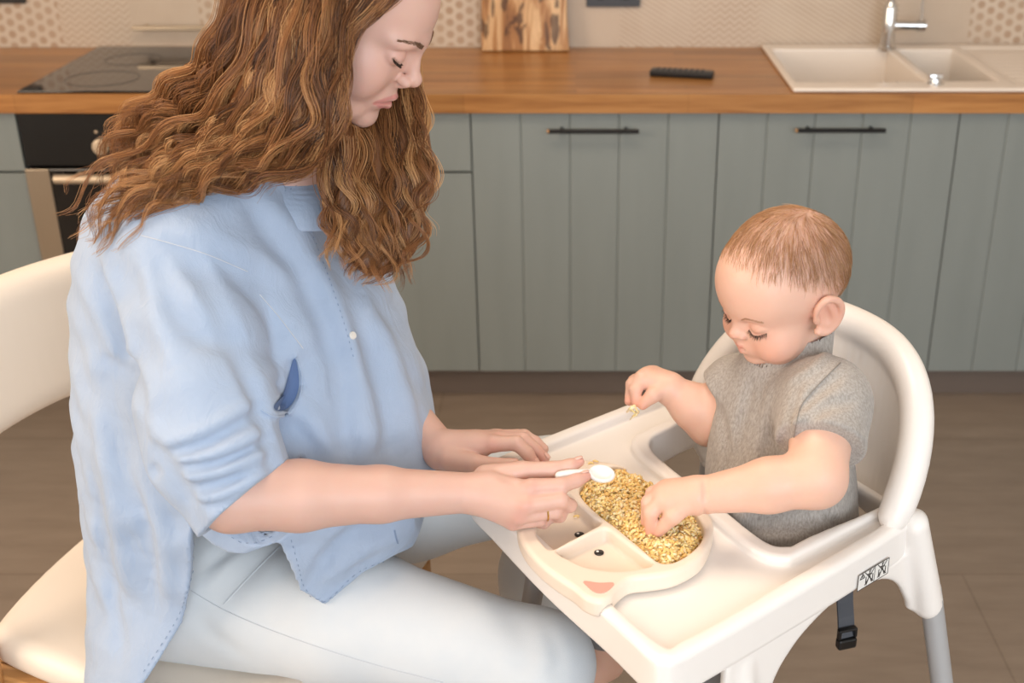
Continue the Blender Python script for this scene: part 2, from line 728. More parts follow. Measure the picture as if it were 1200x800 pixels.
def dots(nx, nz, r0, r1):
    out = None
    for ox, oz in ((0.0, 0.0), (0.5, 0.5)):
        a = n.math('SUBTRACT', n.math('FRACT', n.math('ADD', n.math('MULTIPLY', fx, nx), ox)), 0.5)
        b = n.math('SUBTRACT', n.math('FRACT', n.math('ADD', n.math('MULTIPLY', fz, nz), oz)), 0.5)
        d = n.math('SQRT', n.math('ADD', n.math('MULTIPLY', n.math('MULTIPLY', a, a), 1.0), n.math('MULTIPLY', n.math('MULTIPLY', b, b), (nx / nz) ** 2)))
        out = d if out is None else n.math('MINIMUM', out, d)
    core = n.math('SUBTRACT', 1.0, n.math('DIVIDE', n.math('SUBTRACT', out, r0), 0.06, clamp=True))
    ring = n.math('SUBTRACT', 1.0, n.math('DIVIDE', n.math('ABSOLUTE', n.math('SUBTRACT', out, r1)), 0.05, clamp=True))
    return n.math('MAXIMUM', core, n.math('MULTIPLY', ring, 0.30))


def wave(kind):
    if kind == 'zig':
        z = n.math('ADD', n.math('MULTIPLY', fz, 11), n.math('MULTIPLY', n.math('PINGPONG', n.math('MULTIPLY', fx, 14), 1.0), 0.8))
        return n.math('GREATER_THAN', n.math('FRACT', z), 0.62)
    a = n.math('SINE', n.math('MULTIPLY', n.math('ADD', fx, fz), 6.2832 * 13))
    b = n.math('SINE', n.math('MULTIPLY', n.math('SUBTRACT', fx, fz), 6.2832 * 13))
    if kind == 'lat':
        return n.math('GREATER_THAN', n.math('MULTIPLY', a, b), 0.25)
    return n.math('GREATER_THAN', n.math('SINE', n.math('MULTIPLY', n.math('ADD', n.math('MULTIPLY', fx, 0.6), fz), 6.2832 * 14)), 0.3)


def sel(lo, hi):
    return n.math('MULTIPLY', n.math('GREATER_THAN', pick, lo), n.math('LESS_THAN', pick, hi))


worn = n.noise(n.coord(), 9, 4)
ptn = n.math('MULTIPLY', sel(-1, 0.30), dots(3.5, 6.0, 0.16, 0.40))
for lo, hi, w, g in ((0.30, 0.55, 'zig', 0.72), (0.55, 0.8, 'lat', 0.7), (0.8, 2, 'dia', 0.66)):
    ptn = n.math('ADD', ptn, n.math('MULTIPLY', sel(lo, hi), n.math('MULTIPLY', wave(w), g)))
ptn = n.math('MULTIPLY', ptn, n.math('ADD', 0.15, n.math('MULTIPLY', worn, 0.8)))
base = n.mix(wn.outputs['Value'], n.mix(worn, '#bfac98', '#d2c3b1'), n.mix(worn, '#d1c3b1', '#bfae9b'))
n.set(color=n.mix(n.math('MULTIPLY', ptn, .85), base, '#94673d'), rough=0.4)
M['patchwork'] = n.m

n = NT('live_edge_wood')
c = n.coord()
g = n.noise(n.mapping(c, (9, 9, 1.1), (0, 0.12, 0)), 2.6, 5, 0.6, 1.2)
k2 = n.noise(n.mapping(c, (7, 7, 2.4)), 2.0, 3, 0.5, 1.5)
n.set(color=n.mix(n.math('MULTIPLY', n.math('GREATER_THAN', k2, 0.60), 0.75), n.ramp(g, [(0.30, '#7d5231'), (0.45, '#a97747'), (0.56, '#e0bb8d'), (0.72, '#8f5f38')]), '#3c2415'), rough=0.5)
M['live_edge'] = n.m

# ------------------------------------------------------------------ room
X0, X1, Y0, Y1, ZC = -2.8, 2.8, -2.0, 3.56, 2.6
struct(MB().box((X0 - .1, Y0 - .1, -0.1), (X1 + .1, Y1 + .1, 0)).build('floor', M['floor_tile']))
struct(MB().box((X0 - .1, Y0 - .1, ZC), (X1 + .1, Y1 + .1, ZC + .1)).build('ceiling', M['white_paint']))
struct(MB().box((X0 - .1, Y1, 0), (X1 + .1, Y1 + .1, ZC)).build('wall_back', M['patchwork']))
struct(MB().box((X1, Y0, 0), (X1 + .1, Y1, ZC)).build('wall_right', M['white_paint']))


def wall_with_hole(name, axis_, at, thick, lo, hi, h0, h1, z0, z1):
    b = MB()
    parts = [((lo, 0), (hi, z0)), ((lo, z1), (hi, ZC)), ((lo, z0), (h0, z1)), ((h1, z0), (hi, z1))]
    for (a, za), (c_, zb) in parts:
        if axis_ == 'x':
            b.box((a, at - thick, za), (c_, at, zb))
        else:
            b.box((at - thick, a, za), (at, c_, zb))
    return struct(b.build(name, M['white_paint']))


wall_with_hole('wall_front', 'x', Y0, 0.1, X0, X1, -0.55, 2.05, 0.95, 2.55)
wall_with_hole('wall_left', 'y', X0, 0.1, Y0, Y1, -0.2, 1.3, 1.0, 2.5)


def window(name, axis_, at, lo, hi, z0, z1):
    w = bpy.data.objects.new(name, None)
    col.objects.link(w)
    struct(w)
    b = MB()

    def bx(a0, a1, za, zb):
        if axis_ == 'x':
            b.box((a0, at - 0.08, za), (a1, at - 0.03, zb))
        else:
            b.box((at - 0.08, a0, za), (at - 0.03, a1, zb))
    t = 0.05
    mid = (lo + hi) / 2
    for a0, a1, za, zb in ((lo, lo + t, z0, z1), (hi - t, hi, z0, z1), (lo, hi, z0, z0 + t), (lo, hi, z1 - t, z1), (mid - t / 2, mid + t / 2, z0, z1)):
        bx(a0, a1, za, zb)
    b.build('window_frame', M['white_paint'], w)


window('window_1', 'x', Y0, -0.55, 2.05, 0.95, 2.55)
window('window_2', 'y', X0, -0.2, 1.3, 1.0, 2.5)

# ------------------------------------------------------------------ kitchen run
YF = 2.986            # door fronts
YW = 2.966            # worktop front edge
ZT = 0.857            # worktop top
ZB = ZT - 0.047       # worktop underside
struct(MB().box((X0, 3.05, 0), (X1, 3.07, 0.105)).build('baseboard_back', M['plinth']))


def grooved(lo, hi, z0, z1, planks):
    """a board front with vertical V grooves"""
    b = MB()
    y0, y1, g, d = YF, YF + 0.019, 0.0028, 0.003
    if not planks:
        return b.box((lo, y0, z0), (hi, y1, z1), 0.0015)
    prof = [(lo, y0)]
    for i in range(1, planks):
        x = lo + (hi - lo) * i / planks
        prof += [(x - g, y0), (x, y0 + d), (x + g, y0)]
    prof += [(hi, y0), (hi, y1), (lo, y1)]
    return b.prism(prof, z0, z1, lambda u, v, w: (u, v, w))


def bar_handle(x, z, L, parent):
    b = MB()
    b.tube([(x - L / 2, YF - 0.030, z), (x + L / 2, YF - 0.030, z)], 0.0058, 12)
    for s in (-1, 1):
        b.tube([(x + s * L * 0.36, YF + 0.002, z), (x + s * L * 0.36, YF - 0.030, z)], 0.0045, 10)
    h = b.build('handle', M['black_metal'], parent, True, 'black metal bar handle')
    e = MB().tube([(x - L / 2 - 0.004, YF - 0.030, z), (x - L / 2 + 0.0005, YF - 0.030, z)], 0.0056, 12).build('end_cap', M['copper'], h, True, 'copper coloured end cap')



def cabinet(lo, hi, label, drawer=False, planks=5, handle=None, solid=False):
    t = thing('base_cabinet', label, 'kitchen cabinet', ((lo + hi) / 2, YF + 0.28, 0.094), 'base cabinets under the worktop')
    y0, y1, t_ = YF + 0.021, Y1 - 0.002, 0.018
    b = MB()
    for a, c_ in (((lo + .001, y0, .094), (lo + .001 + t_, y1, ZB - .001)), ((hi - .001 - t_, y0, .094), (hi - .001, y1, ZB - .001)),
                  ((lo + .001, y0, .094), (hi - .001, y1, .112)), ((lo + .001, y1 - .008, .094), (hi - .001, y1, ZB - .001))):
        b.box(a, c_)
    b.build('body', M['sage'], t)
    g = 0.0018
    if drawer:
        MB().box((lo + g, YF, 0.657), (hi - g, YF + 0.019, ZB - 0.003), 0.0015).build('drawer', M['sage'], t)
        grooved(lo + g, hi - g, 0.098, 0.651, 0).build('door', M['sage'], t)
    else:
        d = grooved(lo + g, hi - g, 0.098, ZB - 0.003, planks).build('door', M['sage'], t)
        if handle:
            bar_handle(handle[0], handle[1], handle[2], d)
    return t


cabinet(-1.99, -1.388, 'grey green base cabinet with a plain drawer, left of the black oven', True)
cabinet(-0.788, -0.2615, 'grey green base cabinet with plain drawer front, behind the woman right of the oven', True)
h1 = PY(696, 154, YF - 0.03)
cabinet(-0.2615, 0.354, 'grey green grooved base cabinet with black bar handle, under the worktop left of the sink', False, 5, (h1[0], h1[2], 0.222))
h2 = PY(986, 153, YF - 0.03)
cabinet(0.354, 0.951, 'grey green grooved base cabinet with black bar handle, directly under the white sink bowls', False, 5, (h2[0], h2[2], 0.218))
cabinet(0.951, 1.55, 'grey green grooved base cabinet under the sink drainer, rightmost and without a handle', False, 5)
cabinet(1.55, 2.15, 'grey green base cabinet at the far right beyond the picture edge', False, 5)

# oven
ox0, ox1 = -1.386, -0.790
ov = thing('built_in_oven', 'black built-in oven with cream knob and steel trim under the hob', 'oven', ((ox0 + ox1) / 2, YF + 0.28, 0.094))
MB().box((ox0, YF + 0.022, 0.094), (ox1, Y1 - 0.01, ZB - 0.004)).build('body', M['black_panel'], ov)
MB().box((ox0 + .002, YF - 0.004, 0.672), (ox1 - .002, YF + 0.021, ZB - 0.006), 0.002).build('control_panel', M['black_panel'], ov)
od = MB().box((ox0 + .002, YF - 0.012, 0.10), (ox1 - .002, YF + 0.021, 0.666), 0.003).build('door', M['black_glass'], ov, label='black glass oven door')
for a, b_ in ((ox0 + 0.002, ox0 + 0.062), (ox1 - 0.062, ox1 - 0.002)):
    MB().box((a, YF - 0.0155, 0.10), (b_, YF - 0.0122, 0.666), 0.001).build('trim_strip', M['steel'], od, label='brushed steel strip')
hb = PY(64, 210, YF - 0.05)
hz = hb[2]
b = MB().tube([(hb[0], YF - 0.05, hz), (ox1 - 0.10, YF - 0.05, hz)], 0.0115, 14)
for x in (hb[0] + 0.05, ox1 - 0.15):
    b.tube([(x, YF - 0.05, hz), (x, YF - 0.011, hz)], 0.008, 10)
b.build('handle', M['cream_metal'], od, True, 'cream metal handle bar')
kp = PY(118, 172, YF - 0.02)
for i in range(4):
    x = kp[0] + i * 0.115
    if x > ox1 - 0.04:
        break
    k = MB().lathe([(0.021, YF - 0.004), (0.021, YF - 0.020), (0.019, YF - 0.028), (0.012, YF - 0.030)], (x, 0, kp[2]), 24, 'y').build('knob', M['cream_metal'], ov, True, 'cream round knob')
    MB().box((x - 0.003, YF - 0.036, kp[2] - 0.017), (x + 0.003, YF - 0.029, kp[2] + 0.017), 0.0015).build('grip', M['cream_metal'], k)
    MB().lathe([(0.004, YF - 0.004), (0.004, YF - 0.0055)], (x - 0.012, 0, kp[2] + 0.034), 12, 'y').build('dial_mark', M['cream_metal'], ov, True)

# worktop with its sink cut-out
sk = [PZ(918, 111, ZT), PZ(880, 55.5, ZT)]
sx0, sx1 = 0.531, 1.53
wt = MB()
for lo, hi in (((X0 + .002, YW, ZB), (X1 - .002, YW + .035, ZT)), ((X0 + .002, Y1 - .035, ZB), (X1 - .002, Y1 - .001, ZT)),
               ((X0 + .002, YW + .035, ZB), (sx0 + .02, Y1 - .035, ZT)), ((sx1 - .02, YW + .035, ZB), (X1 - .002, Y1 - .035, ZT))):
    wt.box(lo, hi)
tag(wt.build('worktop', M['oak_worktop']), 'long oiled oak worktop with visible staves running above all base cabinets', 'worktop')

# hob
q0, q1 = PZ(20, 109.5, ZT), PZ(120, 56.5, ZT)
hob = thing('hob', 'flat black glass hob set in the worktop above the oven', 'hob', (-1.1, 3.26, ZT))
MB().box((q0[0], q0[1], ZT + 0.0002), (q0[0] + 0.585, q1[1], ZT + 0.006), 0.002).build('glass_top', M['black_glass'], hob)
for x, y, r in ((0.16, 0.14, 0.09), (0.43, 0.14, 0.075), (0.16, 0.38, 0.075), (0.43, 0.38, 0.09)):
    cx, cy = q0[0] + x, q0[1] + y
    MB().tube([(cx + r * math.cos(a), cy + r * math.sin(a), ZT + 0.0062) for a in np.linspace(0, 2 * math.pi, 48, False)], 0.0007, 6, closed=True).build('cooking_zone_ring', M['grey_rubber'], hob, True)

# sink
n = NT('cream_ceramic')
n.set(color='#e9ded2', rough=0.28)
M['ceramic'] = n.m
sy0, sy1 = YW + 0.012, Y1 - 0.012
v = Vol(axis((sx0 - .02, sx1 + .02, .005)), axis((sy0 - .02, sy1 + .02, .005)), axis((ZT - .22, ZT - .03, .006), (ZT + .02, .002)))
rect = lambda a, b, c, d: [(a, b), (c, b), (c, d), (a, d)]
v.poly(rect(sx0, sy0, sx1, sy1), ZT + .0006, ZT + .012, 0.006)
b1 = [PZ(933, 101, ZT), PZ(1082, 99, ZT), PZ(1036, 62, ZT), PZ(905, 60, ZT)]
b1 = (b1[0][0], b1[0][1], b1[1][0], b1[2][1])
b2 = [PZ(1096, 97, ZT), PZ(1155, 95, ZT), PZ(1060, 62, ZT)]
b2 = (b1[2] + 0.028, b1[1] + .01, b1[2] + 0.028 + 0.155, b1[3] - .005)
for (x0, y0, x1, y1), dp in ((b1, 0.17), (b2, 0.12)):
    v.poly(rect(x0 - .008, y0 - .008, x1 + .008, y1 + .008), ZT - dp - .008, ZT + .009, 0.004, 0.004)
for (x0, y0, x1, y1), dp in ((b1, 0.17), (b2, 0.12)):
    v.poly(rect(x0, y0, x1, y1), ZT - dp, ZT + .08, 0.035, 0.008, 's')
dx0 = b2[2] + 0.03
v.poly(rect(dx0, sy0 + .035, sx1 - .025, sy1 - .05), ZT + .007, ZT + .05, 0.006, 0.004, 's')
for i in range(9):
    y = sy0 + .07 + i * 0.045
    v.cone((dx0 + .02 + .004 * (i - 4) ** 2 * .3, y, ZT + .006), (sx1 - .05, y, ZT + .006), .004, .004, .003, 'u')
V, Q = v.mesh(1)
sink = thing('sink', 'cream ceramic sink with one and a half bowls and ribbed drainer set in worktop', 'sink', ((sx0 + sx1) / 2, 3.26, ZT))
under(obj('basin', V, Q, M['ceramic']), sink)
ovf = PZ(1040, 84, ZT - 0.06)
MB().lathe([(0.0, b1[2] + .0005), (0.009, b1[2] - .001), (0.009, b1[2] - .002)], (0, (b1[1] + b1[3]) / 2 + .05, ZT - .055), 16, 'x').build('overflow_hole', M['grey_rubber'], sink, True, 'dark round overflow hole')
kx = PZ(1096, 98, ZT + .012)
b = MB().lathe([(0.021, ZT + .0105), (0.021, ZT + .014), (0.014, ZT + .016), (0.012, ZT + .024)], (kx[0], kx[1], 0), 20)
b.box((kx[0] - .017, kx[1] - .006, ZT + .018), (kx[0] + .017, kx[1] + .006, ZT + .036), 0.004)
b.build('waste_knob', M['chrome'], sink, True, 'chrome waste knob')
# tap
tp = PZ(1039, 58, ZT + .012)
tap = thing('kitchen_tap', 'chrome kitchen tap with side lever at the back of the sink', 'tap', tp)
tz = ZT + .0115
b = MB().lathe([(0.026, tz), (0.026, tz + .006), (0.021, tz + .010), (0.019, tz + .05), (0.020, tz + .115), (0.015, tz + .125), (0.013, tz + .13)], (tp[0], tp[1], 0), 24)
b.build('body', M['chrome'], tap, True)
pts = [(tp[0], tp[1], tz + .125), (tp[0], tp[1], tz + .28)] + [(tp[0], tp[1] - .09 + .09 * math.cos(a), tz + .28 + .09 * math.sin(a)) for a in np.linspace(0.2, math.pi, 10)] + [(tp[0], tp[1] - .18, tz + .22)]
MB().tube(pts, 0.011, 16).build('spout', M['chrome'], tap, True)
lz = tz + .068
lv = MB().tube([(tp[0] + .01, tp[1], lz), (tp[0] + .075, tp[1] - .008, lz)], [0.013, 0.013], 16).tube([(tp[0] + .075, tp[1] - .008, lz), (tp[0] + .098, tp[1] - .010, lz)], [0.0165, 0.0165], 16).build('lever', M['chrome'], tap, True)
MB().tube([(tp[0] + .086, tp[1] - .009, lz + .012), (tp[0] + .083, tp[1] - .009, lz + .075)], [0.0045, 0.003], 10).build('lever_pin', M['chrome'], lv, True)

# cutting board leaning on the wall
c0, c1 = PZ(564, 63.5, ZT), PZ(667, 63.5, ZT)
h, th, lean = 0.40, 0.025, math.radians(7)
yb = 3.485
rng = random.Random(4)
pl = [(c0[0], 0), (c1[0], 0)] + [(c1[0] + rng.uniform(-.003, .003) - .002 * i, .05 * i) for i in range(1, 8)] + [(c1[0] - .05, h), (c0[0] + .05, h)] + [(c0[0] + rng.uniform(-.003, .003) + .001 * i, .05 * i) for i in range(7, 0, -1)]
b = MB().prism(pl, 0, th, lambda u, v_, w: (u, yb + v_ * math.sin(lean) + w * math.cos(lean), ZT + .0005 + v_ * math.cos(lean) + (th - w) * math.sin(lean) * 0.98))
tag(b.build('cutting_board', M['live_edge'], bevel=0.003), 'live edge wooden cutting board with dark knots leaning on the tiled wall', 'cutting board')

# socket, rail
s0, s1 = PY(687, 8, 3.552), PY(750, 8, 3.552)
sock = thing('double_socket', 'dark grey double power socket on tiles above the worktop', 'socket', (s0[0], 3.556, s0[2]))
MB().box((s0[0], 3.549, s0[2]), (s1[0], 3.5605, s0[2] + .082), 0.002).build('plate', M['socket_grey'], sock)
for i in (0.27, 0.73):
    x = s0[0] + (s1[0] - s0[0]) * i
    MB().lathe([(0.022, 3.5488), (0.022, 3.5475), (0.019, 3.5475), (0.018, 3.5488)], (x, 0, s0[2] + .041), 24, 'y').build('outlet', M['black_plastic'], sock, True)
s0 = PY(30, 4, 3.552)
sock2 = thing('wall_socket', 'black power socket on the tiles at the top left above the worktop', 'socket', (s0[0] - .08, 3.556, s0[2]))
MB().box((s0[0] - .16, 3.549, s0[2]), (s0[0], 3.5605, s0[2] + .082), 0.002).build('plate', M['black_plastic'], sock2)
for i in (0.04, 0.12):
    MB().lathe([(0.022, 3.5488), (0.022, 3.5475), (0.019, 3.5475), (0.018, 3.5488)], (s0[0] - i, 0, s0[2] + .041), 24, 'y').build('outlet', M['black_plastic'], sock2, True)
r0, r1 = PY(155, 33, 3.52), PY(239, 33, 3.52)
rail = thing('utensil_rail', 'slim horizontal steel rail on the tiled wall above the hob', 'rail', (r0[0], 3.52, r0[2]))
MB().box((r0[0], 3.513, r0[2] - .006), (r1[0] + .25, 3.527, r0[2] + .006), 0.002).build('bar', M['steel'], rail)
for x in (r0[0] + .03, r1[0] + .22):
    MB().tube([(x, 3.52, r0[2]), (x, 3.561, r0[2])], 0.006, 12).build('bracket', M['steel'], rail, True)

# remote control on the worktop
rc = PZ(799, 90, ZT)
Mr = Matrix.Translation((rc[0], rc[1], ZT)) @ Matrix.Rotation(math.radians(-14), 4, 'Z')
rem = thing('remote_control', 'small black remote control lying on oak worktop left of the sink', 'remote control', (rc[0], rc[1], ZT))
MB().box((-.082, -.021, .0003), (.082, .021, .018), 0.005, Mr).build('case', M['black_plastic'], rem, bevel=0)
bt = 0
for i in range(9):
    for j in range(3):
        MB().box((-.066 + i * .0145, -.0145 + j * .0115, .017), (-.066 + i * .0145 + .008, -.0145 + j * .0115 + .006, .0195), 0.001, Mr).build('button', M['grey_rubber'], rem)

# ------------------------------------------------------------------ the woman's chair
M['cream_leather'] = NT('cream_leather').set(color='#ecdfd0', rough=0.45).m
sd, td = np.array([.929, -.370, 0]), np.array([.370, .929, 0])      # towards the sitter's front, towards the far side
sc0 = np.array([-.835, 1.385, 0])                                   # rear near corner of the seat
chair = thing('dining_chair', 'white upholstered dining chair with light wooden frame, under the seated woman', 'chair', tuple(sc0 + .23 * sd + .23 * td))


def cl(s, t, z):
    return sc0 + s * sd + t * td + np.array([0, 0, z])


Rch = np.stack([sd, td, [0, 0, 1]], 1)
a0, a1 = np.array([-1.0, 1.0]), 0
v = Vol(axis((-.95, -.15, .006)), axis((1.1, 2.0, .006)), axis((.38, .50, .004)))
ol = [cl(s, t, 0)[:2] for s, t in spline([(0.0, .03), (-.03, .15), (-.045, .30), (-.03, .42), (.02, .46), (.22, .475), (.44, .485), (.475, .45), (.48, .23), (.475, .0), (.44, -.03), (.2, -.02), (.03, -.002)], 4, True)]
v.poly(ol, .415, .468, .024)
v.ell(cl(.24, .23, .448), (.2, .2, .03), Rch, .02)
V, Q = v.mesh(2)
under(obj('seat_cushion', V, Q, M['cream_leather'], label='white padded seat'), chair)
b = MB()
mm = Matrix([[sd[0], td[0], 0, sc0[0]], [sd[1], td[1], 0, sc0[1]], [0, 0, 1, 0], [0, 0, 0, 1]])
for lo, hi in (((.0, -.015, .352), (.46, .010, .414)), ((.0, .445, .352), (.46, .470, .414)), ((-.005, .0, .352), (.02, .46, .414)), ((.44, 0, .352), (.465, .46, .414))):
    b.box(lo, hi, .004, mm)
b.build('seat_frame', M['oak_frame'], chair, label='light wooden seat frame')
for s, t in ((.43, .0), (.43, .455)):
    MB().tube([cl(s, t, .40), cl(s + .03, t * 1.06 - .01, 0)], [.021, .014], 16).build('leg', M['oak_frame'], chair, True)
for t, o in ((-.01, -.02), (.465, .02)):
    MB().tube([cl(-.02, t + o, 0), cl(.026, t + o, .30), cl(.034, t + o, .46), cl(.018, t + o, .56), cl(-.045, t, .70), cl(-.085, t, .80)], [.015, .021, .023, .022, .018, .015], 16).build('leg', M['oak_frame'], chair, True, 'rear wooden leg running up to the backrest')
# curved padded backrest
v = Vol(axis((-1.15, -.45, .006)), axis((1.2, 2.15, .006)), axis((.62, .98, .006)))
for i in range(22):
    t0, t1 = -.03 + i * .53 / 22, -.03 + (i + 1) * .53 / 22

    def bk(t, z):
        u = (t - .235) / .265
        return cl(-.115 + .085 * u * u - .10 * (z - .72), t, z)
    for j in range(9):
        z0 = .69 + j * .0205
        edge = 1.0 if 0 < i < 21 else .8
        v.cone(bk(t0, z0 + .0), bk(t1, z0), .021 * edge, .021 * edge, .02)
V, Q = v.mesh(3)
under(obj('backrest', V, Q, M['cream_leather'], label='white curved padded backrest'), chair)

# ------------------------------------------------------------------ the high chair (its own skew-free plan: a towards its back, b towards its far side)
M['white_plastic'] = NT('white_plastic').set(color='#f3ede7', rough=0.32, sss=0.0).m
M['leg_grey'] = plain('leg_grey', '#b4b4b5', 0.42, 0.25)
HA, HE1, HE2 = np.array([.087, .99]), np.array([.766, .643]), np.array([-.534, .845])
ZTR = .72


def hc(a, b_, z):
    p = HA + a * HE1 + b_ * HE2
    return np.array([p[0], p[1], z])


def hcv(V):
    V = np.asarray(V)
    p = HA[None] + V[:, :1] * HE1[None] + V[:, 1:2] * HE2[None]
    return np.concatenate([p, V[:, 2:3]], 1)


def hinv(p):
    Mi = np.linalg.inv(np.array([HE1, HE2]).T)
    q = Mi @ (np.asarray(p)[:2] - HA)
    return np.array([q[0], q[1], p[2]])


high = thing('high_chair', 'white plastic baby high chair with tray and grey tube legs, baby sitting in it', 'high chair', tuple(hc(.29, .21, 0)))


def hobj(name, v, m, label=None, sm=2, parent=None):
    V, Q = v.mesh(sm)
    Q = Q[:, ::-1] if np.cross(HE1, HE2) < 0 else Q
    return under(obj(name, hcv(V), Q, m, label=label), parent or high)


# tray: rim, recess, cut-out for the child
v = Vol(axis((-.05, .47, .0025)), axis((-.04, .50, .0025)), axis((.665, .745, .002)))
outer = spline([(.0, .022), (.0, .10), (-.004, .225), (.0, .36), (.004, .425), (.035, .452), (.12, .459), (.25, .459), (.37, .456), (.425, .446), (.44, .42), (.44, .225), (.44, .05), (.432, .012), (.41, .001), (.30, -.003), (.15, -.004), (.03, -.002), (.008, .006)], 5, True)
v.poly(outer, .674, ZTR + .010, .009)
inner = spline([(.020, .04), (.018, .225), (.022, .405), (.045, .430), (.2, .437), (.385, .432), (.408, .415), (.412, .395), (.412, .225), (.412, .060), (.404, .030), (.385, .021), (.2, .018), (.05, .018)], 5, True)
v.poly(inner, ZTR - .004, ZTR + .05, .005, .006, 's')
cut0 = spline([(.245, .2), (.240, .095), (.255, .066), (.29, .062), (.50, .058), (.60, .21), (.50, .372), (.31, .366), (.272, .360), (.254, .335), (.248, .28)], 5, True)
v.poly([(a, b_) for a, b_ in spline([(.222, .2), (.217, .09), (.235, .05), (.27, .044), (.415, .040), (.43, .05), (.43, .38), (.415, .388), (.29, .386), (.25, .378), (.232, .345), (.226, .28)], 5, True)], .690, ZTR + .009, .007, .004)
v.poly(cut0, .60, .80, .004, .006, 's')
TRAY = v
hobj('tray', v, M['white_plastic'])

# seat shell with its tall rounded back, and the apron with sockets for the four legs
v = Vol(axis((.02, .60, .004)), axis((-.10, .55, .004)), axis((.44, .95, .004)))
ca, cb, ra, rb = .402, .209, .085, .180


def shell_pt(ph, z, grow=0.0):
    k = (z - .50) / .41
    return np.array([ca + (ra + grow + .035 * k) * math.cos(ph), cb + (rb + grow + .006 * k) * math.sin(ph), z])


phs = np.linspace(-math.pi / 2, math.pi / 2, 37)


def top_z(ph):
    w = abs(math.sin(ph))
    return .735 + .146 * (max(0, 1 - w ** 3.0)) ** .5


v.ell((.31, cb + .005, .625), (.18, .140, .050), k=.0)
v.ell((.31, cb + .005, .643), (.173, .132, .056), k=.006, mode='s')
for i in range(36):
    p0, p1 = phs[i], phs[i + 1]
    z = .66
    while z < max(top_z(p0), top_z(p1)):
        v.cone(shell_pt(p0, min(z, top_z(p0))), shell_pt(p1, min(z, top_z(p1))), .007, .007, .004)
        z += .008
    v.cone(shell_pt(p0, top_z(p0), .008), shell_pt(p1, top_z(p1), .008), .0195, .0195, .010)
for s in (-1, 1):
    for z in np.arange(.668, .700, .008):
        v.cone(shell_pt(s * math.pi / 2, z), (.20, cb + s * rb, z), .007, .007, .004)
hobj('seat_shell', v, M['white_plastic'], sm=3)

legs = [((.135, .000, .60), (.09, -.10, .0)), ((.470, -.010, .60), (.545, -.135, .0)), ((.125, .428, .60), (.085, .53, .0)), ((.470, .444, .60), (.55, .565, .0))]


def on_leg(l, z):
    a, b_ = np.array(l[0]), np.array(l[1])
    t = (a[2] - z) / (a[2] - b_[2])
    return a + (b_ - a) * t


# side aprons, drawn in (a, z) and given thickness in b
ap = spline([(.10, .680), (.0985, .64), (.100, .60), (.104, .560), (.165, .558), (.183, .615), (.21, .645), (.237, .661), (.273, .673), (.312, .675), (.37, .665), (.409, .640), (.436, .600), (.446, .584), (.496, .582), (.492, .61), (.468, .68), (.450, .722), (.430, .731), (.419, .715), (.414, .69), (.39, .683), (.25, .682), (.12, .683)], 3, True)
for nm, sg, b0 in (('side_apron', -1, .006), ('side_apron', 1, .428)):
    v = Vol(axis((.07, .53, .003)), axis((.53, .76, .003)), axis((b0 - .05, b0 + .05, .003)))
    v.poly(ap, b0 - .006, b0 + .006, .005)
    for (a_, z_), (a2, z2), r0, r1 in (((.133, .655), (.135, .565), .010, .019), ((.428, .720), (.470, .590), .018, .021)):
        off = -.004 if a_ < .3 else .004
        v.cone((a_, z_, b0 + sg * off), (a2, z2, b0 + sg * .012), r0, r1, .012)
    V, Q = v.mesh(2)
    V = V[:, [0, 2, 1]]
    under(obj(nm, hcv(V), Q[:, ::-1], M['white_plastic']), high)
v = Vol(axis((.02, .60, .004)), axis((-.12, .56, .004)), axis((.50, .745, .004)))
for pa, pb, z0, z1, amp in ((legs[0], legs[2], .60, .672, .06), (legs[1], legs[3], .62, .70, .06)):
    for i in range(60):
        t = (i + .5) / 60
        lo = on_leg(pa, z0) + (on_leg(pb, z0) - on_leg(pa, z0)) * t
        hi = on_leg(pa, z1) + (on_leg(pb, z1) - on_leg(pa, z1)) * t
        lo[2] = z0 + amp * math.sin(math.pi * t) ** .5
        v.cone(lo, hi, .007, .007, .004)
hobj('end_apron', v, M['white_plastic'], sm=2)
for l, z0 in zip(legs, (.57, .615, .57, .615)):
    p = [hc(*on_leg(l, z)) for z in (z0, .005)]
    lg = MB().tube(p, .0145, 20).build('leg', M['leg_grey'], high, True, 'grey tube leg')
    q = [hc(*on_leg(l, z)) for z in (.03, .0)]
    MB().tube(q, .018, 16).build('rubber_foot', M['grey_rubber'], lg, True)

# safety strap hanging below the seat with its buckle
s0 = hc(*hinv(PZ(988, 690, .64)))
sp = [P(990, 690, 1.62), P(990, 705, 1.62), P(991, 722, 1.615), P(992, 748, 1.615)]
bs = MB()
for i in range(len(sp) - 1):
    w = np.array([.011, .004, 0])
    n_ = np.array([.0006, -.0014, 0])
    bs.add([sp[i] - w - n_, sp[i] + w - n_, sp[i + 1] + w - n_, sp[i + 1] - w - n_, sp[i] - w + n_, sp[i] + w + n_, sp[i + 1] + w + n_, sp[i + 1] - w + n_],
           [(0, 1, 2, 3), (7, 6, 5, 4), (0, 4, 5, 1), (3, 2, 6, 7), (0, 3, 7, 4), (1, 5, 6, 2)])
M['strap_grey'] = plain('strap_grey', '#4c4d52', 0.8)
st = bs.build('safety_strap', M['strap_grey'], high, label='dark grey webbing strap')
Mb = Matrix.Translation(tuple(sp[3])) @ Matrix.Rotation(.3, 4, 'Z')
bb = MB().box((-.0135, -.006, -.014), (.0135, .006, .002), .003, Mb)
bb.box((-.0135, -.004, .002), (-.0095, .004, .016), .0015, Mb).box((.0095, -.004, .002), (.0135, .004, .016), .0015, Mb).box((-.0135, -.004, .013), (.0135, .004, .017), .0015, Mb)
bb.build('buckle', M['black_plastic'], st, label='black plastic buckle')
